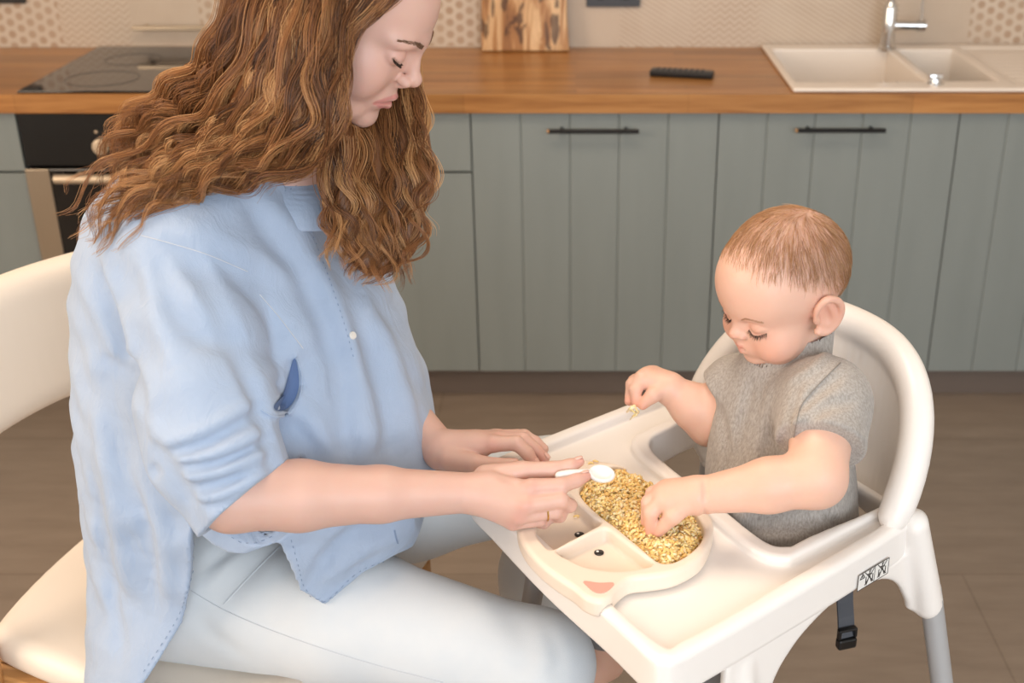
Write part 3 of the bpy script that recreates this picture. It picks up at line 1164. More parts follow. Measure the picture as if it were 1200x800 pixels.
# the part of the strap up to the seat
top = hc(.38, .21, .53)
MB().tube([sp[0] + np.array([0, .002, .0]), (sp[0] + top) / 2 + np.array([0, 0, .0]), top], .004, 8).build('strap_loop', M['strap_grey'], high, True)

# warning label with its triangle and two crossed-out pictures
wl0, wl1 = hinv(PZ(1002, 690, .696)), hinv(PZ(1041, 668, .696))
la0, la1 = .315, .373


def onlab(u, w, d=0.0):
    return hc(la0 + (la1 - la0) * u, -.0043 - d, .6775 + .0225 * w)


def labquad(mb, pts, d):
    vs = [onlab(u, w, d) for u, w in pts] + [onlab(u, w, d - .0006) for u, w in pts]
    k = len(pts)
    mb.add(vs, [tuple(range(k)), tuple(range(2 * k - 1, k - 1, -1))] + [(i, (i + 1) % k, (i + 1) % k + k, i + k) for i in range(k)])


def labline(mb, p, q, w, d=.0008, asp=.42):
    p, q = np.array(p), np.array(q)
    dr = (q - p) * np.array([1, asp])
    nrm = np.array([-dr[1], dr[0]]) / (np.linalg.norm(dr) + 1e-9) * w
    nrm = nrm / np.array([1, asp])
    labquad(mb, [p - nrm, q - nrm, q + nrm, p + nrm], d)


M['sticker'] = plain('sticker', '#ece9e4', 0.35)
M['ink'] = plain('ink', '#39332f', 0.6)
q = MB()
labquad(q, [(0, 0), (1, 0), (1, 1), (0, 1)], .0004)
stk = q.build('warning_label', M['sticker'], high, label='small white warning label with black pictograms')
q = MB()
for a, b_ in (((.0, .0), (1, 0)), ((1, 0), (1, 1)), ((1, 1), (0, 1)), ((0, 1), (0, 0)), ((.54, 0), (.54, 1))):
    labline(q, a, b_, .006)
for a, b_ in (((.06, .66), (.21, .66)), ((.21, .66), (.135, .95)), ((.135, .95), (.06, .66)), ((.135, .72), (.135, .84))):
    labline(q, a, b_, .010)
for ox in (.36, .78):
    for a, b_ in (((-.02, .55), (.02, .9)), ((.0, .55), (-.08, .1)), ((.02, .55), (.10, .12)), ((-.08, .75), (.09, .65)), ((-.02, .9), (.05, .92)), ((-.10, .2), (-.10, .62)), ((.12, .15), (.12, .6))):
        labline(q, (a[0] + ox, a[1]), (b_[0] + ox, b_[1]), .012)
    labline(q, (ox - .15, .95), (ox + .15, .12), .010)
    labline(q, (ox + .15, .95), (ox - .13, .12), .010)
q.build('pictograms', M['ink'], stk)

# ------------------------------------------------------------------ plate
M['silicone'] = NT('silicone').set(color='#ecdccb', rough=0.45).m
M['silicone_pink'] = plain('silicone_pink', '#eda495', 0.45)
ZP = ZTR - .0035


def plate_px(pts, Z):
    return [tuple(hinv(PZ(x, y, Z))[:2]) for x, y in pts]


ZR = ZTR + .021
po = [(835, 607), (834, 628), (823, 650), (805, 663), (785, 671), (760, 675), (738, 678), (724, 688), (714, 700), (700, 704), (684, 698), (672, 688), (655, 677), (634, 661), (615, 640), (606, 618), (606, 596), (612, 570), (624, 552), (650, 540), (680, 537), (712, 540), (745, 548), (775, 563), (805, 580), (824, 593)]
po = [tuple(np.array(p)) for p in spline(plate_px(po, ZR), 4, True)]
fo = spline(plate_px([(679, 576), (688, 558), (706, 547), (735, 546), (764, 558), (797, 582), (820, 608), (823, 630), (803, 651), (776, 659), (750, 640), (722, 617), (697, 598)], ZR), 4, True)
c2 = spline(plate_px([(628, 622), (632, 600), (648, 582), (664, 577), (676, 588), (694, 604), (704, 612), (690, 621), (665, 634), (646, 643), (636, 636)], ZR), 4, True)
c3 = spline(plate_px([(652, 645), (670, 636), (697, 623), (711, 619), (726, 630), (750, 648), (765, 660), (745, 666), (718, 668), (690, 664), (668, 655)], ZR), 4, True)
v = Vol(axis((-.05, .26, .0018)), axis((.06, .42, .0018)), axis((ZP - .006, ZR + .012, .0015)))
v.poly(po, ZP + .0005, ZR, .006)
ZF = ZP + .005
for c_ in (fo, c2, c3):
    v.poly(c_, ZF, ZR + .05, .005, .004, 's')
g3 = np.stack(np.meshgrid(*v.ax, indexing='ij'), -1).reshape(-1, 3)
v.D = np.maximum(v.D, (-TRAY.sample(g3) + .0004).reshape(v.D.shape)).astype(np.float32)
plate = thing('divided_plate', 'cream silicone divided baby plate with face, holding yellow pasta on high chair tray', 'plate', tuple(hc(.1, .22, ZP)))
V, Q = v.mesh(2)
under(obj('dish', hcv(V), Q, M['silicone']), plate)
M['eye_black'] = plain('eye_black', '#141212', 0.3)
M['eye_white'] = plain('eye_white', '#f5f2ee', 0.3)
for x, y in ((679, 626), (702, 647)):
    e = PZ(x, y, ZF + .001)
    ev = MB().lathe([(.0058, ZF + .0004), (.0058, ZF + .0012), (.005, ZF + .0015)], (e[0], e[1], 0), 24).build('eye', M['eye_black'], plate, True, 'printed black eye')
    MB().lathe([(.0017, ZF + .0014), (.0015, ZF + .0020)], (e[0] - .0018, e[1] + .0012, 0), 14).build('eye_glint', M['eye_white'], ev, True)
mz = ZR + .0002
mo = spline([PZ(x, y, mz)[:2] for x, y in ((684, 681), (702, 683), (719, 683), (715, 690), (706, 695), (697, 694), (689, 688))], 4, True)
mb = MB()
mb.prism([tuple(p) for p in mo], mz - .003, mz + .0006, lambda u, w, h: (u, w, h))
mb.build('mouth', M['silicone_pink'], plate, label='pink mouth patch')

# pasta: one heap of small curved pieces
rng = np.random.default_rng(5)
fa = np.array(fo)
zc0 = ZR - .004


def heap(a, b_):
    d = -poly_sdf(fa, np.array([a]), np.array([b_]))[0]
    if d <= 0.0:
        return None
    return ZF + .004 + min(1, d / .02) * .017 + .003 * math.sin(a * 190) * math.sin(b_ * 170)


vs, fs, cs = [], [], []
# body of the heap
g = .004
lo, hi = fa.min(0), fa.max(0)
ga, gb = np.arange(lo[0], hi[0] + g, g), np.arange(lo[1], hi[1] + g, g)
ids = {}
for i, a in enumerate(ga):
    for j, b_ in enumerate(gb):
        h = heap(a, b_)
        if h is not None:
            ids[i, j] = len(vs)
            vs.append(hc(a, b_, h - .002))
for (i, j) in ids:
    if all(k in ids for k in ((i + 1, j), (i, j + 1), (i + 1, j + 1))):
        fs.append((ids[i, j], ids[i + 1, j], ids[i + 1, j + 1], ids[i, j + 1]))
cs += [0.6] * len(vs)


def noodle(p, L, r, ang, tilt, bend, c_):
    n0 = len(vs)
    m, sg = 5, 5
    for i in range(m):
        t = i / (m - 1) - .5
        th_ = ang + bend * t
        q = np.array([p[0] + L * t * math.cos(th_), p[1] + L * t * math.sin(th_), p[2] + L * t * math.sin(tilt) + .0008 * math.cos(t * 6)])
        rr = r * (1 if 0 < i < m - 1 else .75)
        for k in range(sg):
            a = 2 * math.pi * k / sg
            vs.append(q + rr * np.array([-math.sin(th_) * math.cos(a), math.cos(th_) * math.cos(a), math.sin(a) * .8]))
            cs.append(c_)
    for i in range(m - 1):
        for k in range(sg):
            k2 = (k + 1) % sg
            fs.append((n0 + i * sg + k, n0 + i * sg + k2, n0 + (i + 1) * sg + k2, n0 + (i + 1) * sg + k))
    fs.append(tuple(n0 + k for k in range(sg))[::-1])
    fs.append(tuple(n0 + (m - 1) * sg + k for k in range(sg)))


cnt = 0
while cnt < 2600:
    a, b_ = rng.uniform(lo[0], hi[0]), rng.uniform(lo[1], hi[1])
    h = heap(a, b_)
    if h is None:
        continue
    noodle(hc(a, b_, h + rng.uniform(-.003, .003)), rng.uniform(.0045, .009), rng.uniform(.0014, .0024), rng.uniform(0, 6.28), rng.normal(0, .6), rng.normal(0, 1.2), rng.uniform(0, 1))
    cnt += 1
n = NT('pasta_yellow')
at = n.node('ShaderNodeAttribute', attribute_name='tone')
n.set(color=n.ramp(at.outputs['Fac'], [(0, '#edc27a'), (0.5, '#f4d692'), (1, '#fae8bf')]), rough=0.6, sss=0.35, spec=0.25)
n.b.inputs['Subsurface Radius'].default_value = (.004, .003, .001)
M['pasta'] = n.m
po_ = obj('pasta_heap', vs, fs, M['pasta'])
at = po_.data.attributes.new('tone', 'FLOAT', 'POINT')
at.data.foreach_set('value', cs)
po_['kind'] = 'stuff'
tag(po_, 'heap of small yellow pasta pieces filling the large compartment of the plate', 'pasta')


def crumb(name, x, y, Z, label, n_=3, sz=1.0, group=None):
    global vs, fs, cs
    vs, fs, cs = [], [], []
    p = PZ(x, y, Z)
    for i in range(n_):
        noodle(p + np.array([rng.uniform(-.004, .004) * (n_ > 1), rng.uniform(-.004, .004) * (n_ > 1), .0012 + .0012 * i]) * 1.0, .008 * sz, .0015 * sz, rng.uniform(0, 6.28), 0, rng.normal(0, 1), rng.uniform(.4, 1))
    o = obj(name, vs, fs, M['pasta'])
    a = o.data.attributes.new('tone', 'FLOAT', 'POINT')
    a.data.foreach_set('value', cs)
    return tag(o, label, 'pasta', group)


crumb('pasta_crumb', 676, 607, ZF, 'small yellow pasta crumb above the eye in the plate compartment by the hand', 3)
crumb('pasta_crumb', 656, 598, ZF, 'yellow pasta crumb beside the ring hand in the plate compartment', 3)
crumb('pasta_crumb', 695, 543, ZR, 'tiny yellow pasta crumb on the plate rim behind the white spoon', 2)

# ------------------------------------------------------------------ skin
def skin(name, base, blush, deep):
    n = NT(name)
    at = n.node('ShaderNodeAttribute', attribute_name='tint')
    sp = n.node('ShaderNodeSeparateColor')
    n.put(sp.inputs[0], at.outputs['Color'])
    c = n.coord()
    mott = n.noise(c, 45, 4, 0.6)
    a = n.mix(n.math('MULTIPLY', mott, 0.35), base, blush)
    a = n.mix(sp.outputs[0], a, blush)
    a = n.mix(sp.outputs[1], a, deep)
    a = n.mix(sp.outputs[2], a, '#5a3a28')
    fre = n.noise(c, 130, 2, 0.5)
    n.set(color=a, rough=0.47, sss=0.20, spec=0.4)
    n.b.inputs['Subsurface Radius'].default_value = (.010, .0035, .0018)
    n.b.inputs['Subsurface Scale'].default_value = 0.6
    n.bump(n.noise(c, 900, 2, 0.5), 0.05, 0.0006)
    return n.m


M['skin'] = skin('fair_skin', '#d9b4a4', '#d69b8c', '#bf5560')
M['baby_skin'] = skin('baby_skin', '#e4bca7', '#de9f88', '#c86f64')


def tint_attr(o, T):
    a = o.data.color_attributes.new('tint', 'FLOAT_COLOR', 'POINT')
    buf = np.zeros((len(T), 4), np.float32)
    buf[:, :3] = T
    buf[:, 3] = 1
    a.data.foreach_set('color', buf.ravel())


def bump_at(V, c, r):
    return np.exp(-((V - np.array(c)) ** 2).sum(1) / (r * r))


def seg_dist(V, pts):
    best = np.full(len(V), 9.0)
    pts = [np.array(p, float) for p in pts]
    for a, b in zip(pts[:-1], pts[1:]):
        ab = b - a
        t = np.clip(((V - a) @ ab) / (ab @ ab + 1e-12), 0, 1)
        best = np.minimum(best, np.linalg.norm(V - a - t[:, None] * ab, axis=1))
    return best


# ------------------------------------------------------------------ the woman
HR = rot(z=-11, y=35, x=0)
HO = P(489, 59, 1.42) - HR @ np.array([.087, 0, .024])


def hp(x, y, z):
    return HO + HR @ (np.array([x, y, z], float) / 1000)


Pelvis = np.array([-.50, 1.47, .55])
hipR, hipL = np.array([-.515, 1.385, .545]), np.array([-.48, 1.555, .545])
kneeR, kneeL = np.array([-.047, 1.262, .510]), np.array([-.035, 1.66, .545])
ankR, ankL = np.array([-.12, 1.27, .085]), np.array([-.10, 1.70, .085])
neckB = np.array([-.37, 1.485, 1.095])
shR, shL = np.array([-.46, 1.36, 1.045]), np.array([-.33, 1.66, 1.045])
elR = P(272, 582, 1.375)
wrR = P(548, 577, 1.44)
elL = np.array([-.335, 1.60, .80])
wrL = P(516, 527, 1.58)

v = Vol(axis((-.70, -.37, .006), (-.10, .0018), (.03, .0021), (.12, .006)),
        axis((1.10, 1.20, .004), (1.53, .0018), (1.80, .006)),
        axis((.0, .70, .010), (.72, .004), (.86, .0021), (1.05, .006), (1.10, .003), (1.44, .0018)))
# torso, legs, arms
v.chain([Pelvis, (-.46, 1.48, .75), (-.42, 1.49, .95), neckB + np.array([0, 0, -.06])], [.12, .11, .12, .07], .05)
v.chain([hipR, kneeR, ankR], [.085, .055, .036], .03)
v.chain([hipL, kneeL, ankL], [.085, .055, .036], .03)
for a in (ankR, ankL):
    v.chain([a + np.array([-.03, 0, -.045]), a + np.array([.06, 0, -.055]), a + np.array([.15, 0, -.065])], [.034, .030, .018], .02)
v.chain([neckB + np.array([-.02, 0, -.03]), shR], [.06, .05], .04)
v.chain([neckB + np.array([-.02, 0, -.03]), shL], [.06, .05], .04)
f1 = elR + (wrR - elR) * .28
v.chain([shR, elR], [.048, .039], .02)
v.chain([elR, f1, elR + (wrR - elR) * .62, wrR], [.0385, .0395, .0315, .0235], .012)
v.chain([shL, elL], [.048, .037], .02)
v.chain([elL, elL + (wrL - elL) * .35, wrL], [.037, .036, .024], .012)
# neck
v.chain([neckB + np.array([-.01, 0, -.02]), hp(-18, 0, -55)], [.055, .050], .02)
v.cone(hp(-18, 0, -55), hp(-18, 0, 0), .050, .052, .02)


def e(c, r, k=12, mode='u', R=None):
    v.ell(hp(*c), np.array(r) / 1000, HR if R is None else R, k / 1000, mode)


def c2(a, b, ra, rb, k=8, mode='u'):
    v.cone(hp(*a), hp(*b), ra / 1000, rb / 1000, k / 1000, mode)


e((-4, 0, 50), (93, 73, 77), 20)
e((42, 0, -12), (45, 53, 62), 22)
for s in (-1, 1):
    c2((4, s * 49, -32), (58, s * 23, -71), 14, 13, 24)
    c2((58, s * 23, -72), (71, 0, -80), 13, 12.5, 16)
    e((50, s * 38, -14), (30, 24, 26), 16)
    e((66, s * 28, 34), (22, 26, 13), 14)
e((79, 0, 34), (14, 18, 13), 12)
e((74, 0, -80), (13, 15, 13), 10)
e((77, 0, -46), (17, 27, 21), 12)
for s in (-1, 1):
    e((90, s * 32, 17), (15, 18, 11), 10, 's')
    e((71.5, s * 32.5, 16), (14.5, 17, 13), 3)
c2((85, 0, 26), (98, 0, -3), 6, 7.5, 9)
e((102.5, 0, -6.5), (8.8, 8.5, 8.2), 5)
for s in (-1, 1):
    e((94.5, s * 10.5, -12.5), (9.5, 6.3, 7), 4)
c2((103, 0, -11), (92, 0, -22), 5, 5, 5)
for s in (-1, 1):
    e((98, s * 6, -20), (5.5, 3, 4.5), 2, 's')
for s in (-1, 1):
    e((58, s * 36, -33), (16, 16, 18), 18)
# lips
for s in (-1, 1):
    c2((92.5, s * 3, -40), (74, s * 24, -48.5), 4.2, 2.0, 4)
    c2((90, 0, -53), (75, s * 22, -49.5), 5.3, 2.2, 4)


def both(pl):
    """pixel line on the near half of the face, mirrored to the far half"""
    near_ = []
    for x, y in pl:
        p = v.hit(x, y, 1.2)
        if p is not None and np.linalg.norm(p - HO) < .16:
            near_.append(HR.T @ (p - HO))
    far_ = [q * np.array([1, -1, 1]) for q in near_]
    return [HO + HR @ q for q in near_ + [np.array([max(q_[0] for q_ in near_) + .002, 0, near_[-1][2]])] + far_[::-1]]


MOUTH = both([(440, 121.5), (447, 122), (455, 121), (462, 119)])
UPLIP = both([(442, 120), (450, 117.5), (458, 115), (464, 113.5)])
LOLIP = both([(444, 124), (450, 126), (456, 127)])
v.fold(MOUTH, .0016, -.0032)
v.fold([hp(87, -12, -63), hp(91, 0, -62), hp(87, 12, -63)], .006, -.0025)
for s in (-1, 1):
    lash = [hp(86, s * 20, 8), hp(88.5, s * 28, 7), hp(86, s * 39, 10.5), hp(77, s * 48, 16)]
    v.fold(lash, .0016, -.0022)
    v.fold([hp(85, s * 18, 20), hp(88, s * 27, 24), hp(84, s * 38, 25), hp(74, s * 47, 23)], .002, -.0016)
    v.fold([hp(97, s * 15, -6), hp(93, s * 19, -17), hp(88, s * 21, -25)], .0035, -.0016)
    e((-4, s * 73, 5), (15, 6, 30), 4)

# right hand (nearer), holding the spoon
HK = .0058


def finger(pts, rs, k=.0030):
    v.chain([P(*p) for p in pts], rs, k)


mcpR = [P(622, 571, 1.432), P(615, 592, 1.422), P(608, 604, 1.428), P(601, 612, 1.440)]
for m_, r in zip(mcpR, (.0112, .0112, .0105, .0095)):
    v.cone(wrR + (m_ - wrR) * .12, m_, .0155, r, .012)
v.cone(P(575, 570, 1.445), P(603, 585, 1.442), .019, .015, .015)
finger([(622, 571, 1.432), (658, 569, 1.437), (675, 563, 1.448), (686, 558, 1.456)], [.0108, .0094, .0082, .0068])
finger([(615, 592, 1.422), (657, 586, 1.430), (668, 592, 1.447), (655, 598, 1.458)], [.0108, .0092, .0082, .0072])
finger([(608, 604, 1.428), (650, 599, 1.436), (656, 604, 1.452), (642, 607, 1.46)], [.0102, .0087, .0080, .007])
finger([(601, 612, 1.440), (632, 609, 1.446), (637, 612, 1.458), (625, 612, 1.464)], [.0092, .0078, .0072, .0064])
finger([(570, 560, 1.455), (612, 552, 1.458), (648, 550, 1.460), (668, 546, 1.464), (679, 541, 1.468)], [.0165, .0118, .0098, .0086, .0062], .004)
v.fold([P(585, 560, 1.43), P(606, 565, 1.425), P(622, 560, 1.44)], .006, -.002)
for a in (0, 1, 2):
    m0, m1 = mcpR[a], mcpR[a + 1]
    v.fold([(m0 + m1) / 2 + (wrR - (m0 + m1) / 2) * .25, (m0 + m1) / 2], .004, -.002)
# left hand (farther)
mcpL = [P(577, 520, 1.560), P(582, 515, 1.578), P(583, 512, 1.595), P(580, 511, 1.612)]
for m_, r in zip(mcpL, (.0112, .0110, .0105, .0095)):
    v.cone(wrL + (m_ - wrL) * .1, m_, .0165, r, .012)
v.cone(P(524, 530, 1.575), P(556, 523, 1.575), .022, .017, .015)
finger([(577, 520, 1.560), (605, 519, 1.556), (618, 531, 1.553), (626, 543, 1.552)], [.0108, .0095, .0085, .0070])
finger([(582, 515, 1.578), (613, 515, 1.574), (628, 527, 1.571), (638, 537, 1.569)], [.0108, .0095, .0083, .0070])
finger([(583, 512, 1.595), (614, 511, 1.590), (627, 518, 1.587), (637, 526, 1.586)], [.0102, .0090, .0080, .0068])
finger([(580, 511, 1.612), (607, 510, 1.607), (620, 515, 1.604), (630, 520, 1.604)], [.0095, .0080, .0072, .0062])
finger([(528, 537, 1.560), (556, 543, 1.545), (582, 546, 1.540), (603, 543, 1.540)], [.0165, .0122, .0102, .0072], .004)

V, Q = v.mesh(2)
WV = v
woman = thing('person', 'woman in loose pale denim shirt and light jeans, seated, holding a small spoon', 'person', tuple(np.array([Pelvis[0], Pelvis[1], .0])))
T = np.zeros((len(V), 3), np.float32)
lipd = np.minimum(np.minimum(seg_dist(V, UPLIP), seg_dist(V, LOLIP)), seg_dist(V, MOUTH))
T[:, 1] = np.clip((.0040 - lipd) / .0018, 0, 1) * .50
for s in (-1, 1):
    T[:, 0] += .28 * bump_at(V, hp(66, s * 48, -16), .026) + .25 * bump_at(V, hp(80, s * 32, 18), .014)
T[:, 0] += .35 * bump_at(V, hp(108, 0, -14), .012)
for q in mcpR + mcpL:
    T[:, 0] += .6 * bump_at(V, q + np.array([0, -.008, .004]), .009)
for q in (P(686, 558, 1.456), P(679, 541, 1.468), P(638, 537, 1.569), P(626, 543, 1.552)):
    T[:, 0] += .9 * bump_at(V, q, .011)
for s in (-1, 1):
    T[:, 2] = np.maximum(T[:, 2], np.clip((.0022 - seg_dist(V, [hp(86, s * 20, 8), hp(88.5, s * 28, 7), hp(86, s * 39, 10.5), hp(77, s * 48, 16)])) / .001, 0, 1) * .6)
T[:, 0] = np.clip(T[:, 0], 0, 1)
body = obj('body', V, Q, M['skin'])
tint_attr(body, T)
under(body, woman)

M['brow_hair'] = plain('brow_hair', '#80604a', 0.6)
M['lash_hair'] = plain('lash_hair', '#2c1f19', 0.6)


def hairs(name, paths, r, m, parent, label=None):
    b = MB()
    for p in paths:
        k = len(p)
        b.tube(p, [r * (1 - .75 * i / (k - 1)) for i in range(k)], 4)
    return b.build(name, m, parent, True, label)


def lift(vol, p, n=14):
    """push a point out of a volume along its gradient"""
    p = np.array(p, float)
    for _ in range(n):
        d = vol.sample([p])[0]
        h = .002
        g = np.array([vol.sample([p + dv])[0] - vol.sample([p - dv])[0] for dv in np.eye(3) * h])
        gl = np.linalg.norm(g)
        if gl < 1e-9 or abs(d) < 2e-4:
            break
        p = p - g / gl * d * .9
    return p


def normal(vol, p, h=.003):
    g = np.array([vol.sample([p + dv])[0] - vol.sample([p - dv])[0] for dv in np.eye(3) * h])
    return g / (np.linalg.norm(g) + 1e-9)


rr = random.Random(2)
for s in (-1, 1):
    paths = []
    line = spline([hp(92, s * 11, 34.5), hp(90, s * 20, 37), hp(86, s * 32, 40), hp(72, s * 49, 37)], 16)
    for i, p in enumerate(line):
        w = .0019 * math.sin(math.pi * min(1, .25 + i / len(line) * .75)) + .0006
        for j in range(7):
            q = lift(WV, p + HR @ np.array([0, 0, rr.uniform(-w, w)]))
            t = line[min(i + 1, len(line) - 1)] - line[max(i - 1, 0)]
            t = t / np.linalg.norm(t)
            nrm = normal(WV, q)
            d = t * .0045 + HR @ np.array([0, 0, rr.uniform(-.0005, .0018)])
            paths.append([q - nrm * .0004, q + d * .5 + nrm * .0009, q + d + nrm * .0005])
    hairs('eyebrow', paths, .00032, M['brow_hair'], woman)
    paths = []
    line = spline([hp(86, s * 20, 8), hp(88.5, s * 28, 6.8), hp(86, s * 39, 10.2), hp(77, s * 48, 15.8)], 14)
    for i, p in enumerate(line):
        for j in range(2):
            q = lift(WV, p + HR @ np.array([0, s * rr.uniform(-.0006, .0006), 0]))
            nrm = normal(WV, q)
            L = .0045 + .0035 * i / len(line)
            o = HR @ np.array([.7, s * (.1 + .5 * i / len(line)), -.35])
            paths.append([q - nrm * .0003, q + o * L * .5 + HR @ np.array([0, 0, -.0006]), q + o * L + HR @ np.array([0, 0, .0006])])
    hairs('eyelashes', paths, .00028, M['lash_hair'], woman)
# nails
M['nail'] = plain('nail', '#e6b9ab', 0.25)
nb = [((686, 558), 1.456, (675, 563, 1.448), .0068), ((679, 541), 1.468, (668, 546, 1.464), .0062), ((626, 543), 1.552, (618, 531, 1.553), .0070), ((638, 537), 1.569, (628, 527, 1.571), .0070)]
for (x, y), z, pr, r in nb:
    tip, prev = P(x, y, z), P(*pr)
    d = (tip - prev) / np.linalg.norm(tip - prev)
    toC = np.array([0, 0, CAMH]) - tip
    toC /= np.linalg.norm(toC)
    up = np.array([-.1, .2, 1.0])
    up = up - d * (up @ d)
    up /= np.linalg.norm(up)
    side = np.cross(d, up)
    b = MB()
    g = 7
    vs, fs = [], []
    for i in range(g):
        for j in range(g):
            a_, w = (i / (g - 1) - .5) * 2, (j / (g - 1) - .5) * 2
            wl = .0042 * math.sqrt(max(0.05, 1 - .55 * a_ * a_))
            vs.append(tip + d * (.0002 + .0048 * a_) + side * w * wl + up * (r * math.sqrt(max(.1, 1 - (w * wl / r) ** 2)) + .0004 - max(0, a_) * .0012))
    for i in range(g - 1):
        for j in range(g - 1):
            fs.append((i * g + j, (i + 1) * g + j, (i + 1) * g + j + 1, i * g + j + 1))
    o = obj('fingernail', vs, fs, M['nail'])
    sm = o.modifiers.new('solid', 'SOLIDIFY')
    sm.thickness = .0006
    under(o, woman)
# ring on the ring finger
M['gold'] = plain('gold', '#d9b064', 0.2, 1.0)
ra, rb_ = P(608, 604, 1.428), P(650, 599, 1.436)
d = (rb_ - ra) / np.linalg.norm(rb_ - ra)
cc = ra + (rb_ - ra) * .78
u_ = np.cross(d, [0, 0, 1])
u_ /= np.linalg.norm(u_)
w_ = np.cross(d, u_)
MB().tube([cc + .0096 * (u_ * math.cos(a) + w_ * math.sin(a)) for a in np.linspace(0, 6.2832, 40, False)], .0011, 8, closed=True).build('ring', M['gold'], woman, True, 'thin gold ring')

# ------------------------------------------------------------------ jeans
n = NT('light_denim')
c = n.coord()
tw = n.noise(n.mapping(c, (1, 1, 1)), 900, 2, .5)
n.set(color=n.mix(n.noise(c, 14, 4, .6), '#c9d1d8', '#dadcdd'), rough=.9, sheen=.15)
n.bump(tw, .25, .0006)
M['light_denim'] = n.m
v = Vol(axis((-.72, .10, .004)), axis((1.10, 1.80, .004)), axis((.06, .76, .004)))
v.ell(Pelvis + np.array([-.01, 0, .03]), (.155, .19, .125), rot(z=-18), .03)
v.chain([hipR + np.array([-.02, 0, 0]), hipR + (kneeR - hipR) * .45 + np.array([0, 0, .006]), kneeR, kneeR + (ankR - kneeR) * .4, ankR], [.105, .0905, .066, .060, .048], .03)
v.chain([hipL, hipL + (kneeL - hipL) * .5, kneeL, kneeL + (ankL - kneeL) * .4, ankL], [.105, .090, .066, .060, .048], .03)
v.put((slice(None),) * 3, (0.072 - v.ax[2][None, None, :] + 0 * v.D).astype(np.float32), 0, 'i')
s_, X_, Y_, Z_ = v.sl((-.72, 1.1, .3), (-.36, 1.8, .76))
v.D[s_] = smax(v.D[s_], (.474 - Z_ + .12 * np.maximum(X_ + .42, 0) + 0 * Y_).astype(np.float32), .015)
JV = v
for pl, w, am in (([(262, 700), (290, 672), (325, 640), (352, 605)], .012, -.004), ([(235, 668), (275, 640), (310, 625)], .010, -.005), ([(240, 690), (268, 660), (300, 632)], .008, .003),
                  ([(470, 668), (430, 705), (380, 735)], .02, -.0025), ([(228, 720), (250, 745), (290, 770)], .012, -.003), ([(600, 720), (620, 760), (610, 795)], .016, -.003), ([(640, 735), (655, 770), (650, 797)], .012, -.003),
                  ([(560, 700), (575, 745), (560, 790)], .02, .002)):
    pp = [v.hit(x, y, 1.2) for x, y in pl]
    pp = [p for p in pp if p is not None]
    if len(pp) > 1:
        v.fold(pp, w, am)
V, Q = v.mesh(2)
jeans = under(obj('jeans', V, Q, M['light_denim'], label='very light washed jeans'), woman)
JVD = v


def seam(name, vol, pl, r, m, parent, dash=None, off=.0006, n_=10, z0=1.1):
    """thread laid on a surface along a pixel line"""
    hits = [vol.hit(x, y, z0) for x, y in spline(pl, n_)]
    hits = [p for p in hits if p is not None]
    if not hits:
        return
    med = np.median([p[1] for p in hits])
    pts = [p + normal(vol, p) * off for p in hits if abs(p[1] - med) < .07]
    if len(pts) < 3:
        return
    b = MB()
    if dash:
        acc, cur = 0.0, []
        on = True
        for a, q in zip(pts[:-1], pts[1:]):
            L = np.linalg.norm(q - a)
            k = max(1, int(L / .0012))
            for i in range(k):
                p = a + (q - a) * i / k
                if on:
                    cur.append(p)
                acc += L / k
                if acc > dash:
                    acc = 0
                    if on and len(cur) > 1:
                        b.tube(cur, r, 5)
                    cur = []
                    on = not on
    else:
        b.tube(pts, r, 6)
    if b.v:
        return b.build(name, m, parent, True)


M['thread_pale'] = plain('thread_pale', '#c9cdd3', .8)
M['thread_dark'] = plain('thread_dark', '#8495b0', .8)
seam('side_seam', JVD, [(221, 690), (260, 713), (310, 735), (380, 760), (450, 781), (520, 799)], .0006, M['thread_pale'], jeans)
seam('pocket_seam', JVD, [(262, 708), (292, 676), (330, 638)], .0008, M['thread_pale'], jeans)

# ------------------------------------------------------------------ denim shirt
n = NT('washed_denim')
c = n.coord()
n.set(color=n.mix(n.noise(n.mapping(c, (1, 1, .6)), 9, 5, .62), '#96a9c4', '#b2c0d4'), rough=.88, sheen=.2)
wr = n.noise(n.mapping(c, (1.3, 1.3, .7), (0, .35, 0)), 26, 6, .55, 1.4)
n.bump(n.math('ADD', n.math('MULTIPLY', n.noise(c, 1100, 2, .5), .10), n.math('MULTIPLY', wr, 1.0)), .40, .0070)
M['washed_denim'] = n.m
M['denim_inside_shaded'] = plain('denim_inside_shaded', '#8fa5c4', .9)
v = Vol(axis((-.80, -.12, .003)), axis((1.06, 1.84, .0032)), axis((.40, 1.20, .003)))
rows = [(185, 205, 340, 1.54, .085), (205, 165, 352, 1.54, .115), (228, 133, 366, 1.55, .15), (250, 116, 378, 1.56, .165), (300, 101, 408, 1.58, .178), (345, 96, 456, 1.60, .185), (400, 94, 478, 1.61, .19),
        (450, 95, 493, 1.62, .195), (500, 97, 507, 1.63, .195), (540, 99, 512, 1.64, .19), (600, 104, 498, 1.66, .175), (650, 110, 470, 1.68, .17), (700, 116, 400, 1.69, .19), (750, 124, 330, 1.70, .20), (810, 138, 300, 1.71, .20)]
R0 = np.array(rows, float)
ys = np.concatenate([np.arange(185, 345, 12), np.arange(345, 812, 18)])
for y in ys:
    l, r, z, dp = [np.interp(y, R0[:, 0], R0[:, i]) for i in (1, 2, 3, 4)]
    a, b = P(l, y, z), P(r, y, z)
    cen, hw = (a + b) / 2, np.linalg.norm(b - a) / 2
    v.ell(cen, (hw, dp, .050), rot(z=-5), .022)
# thigh under the front panel
v.chain([hipR + np.array([-.02, 0, 0]), hipR + (kneeR - hipR) * .45 + np.array([0, 0, .006])], [.110, .0965], .02)
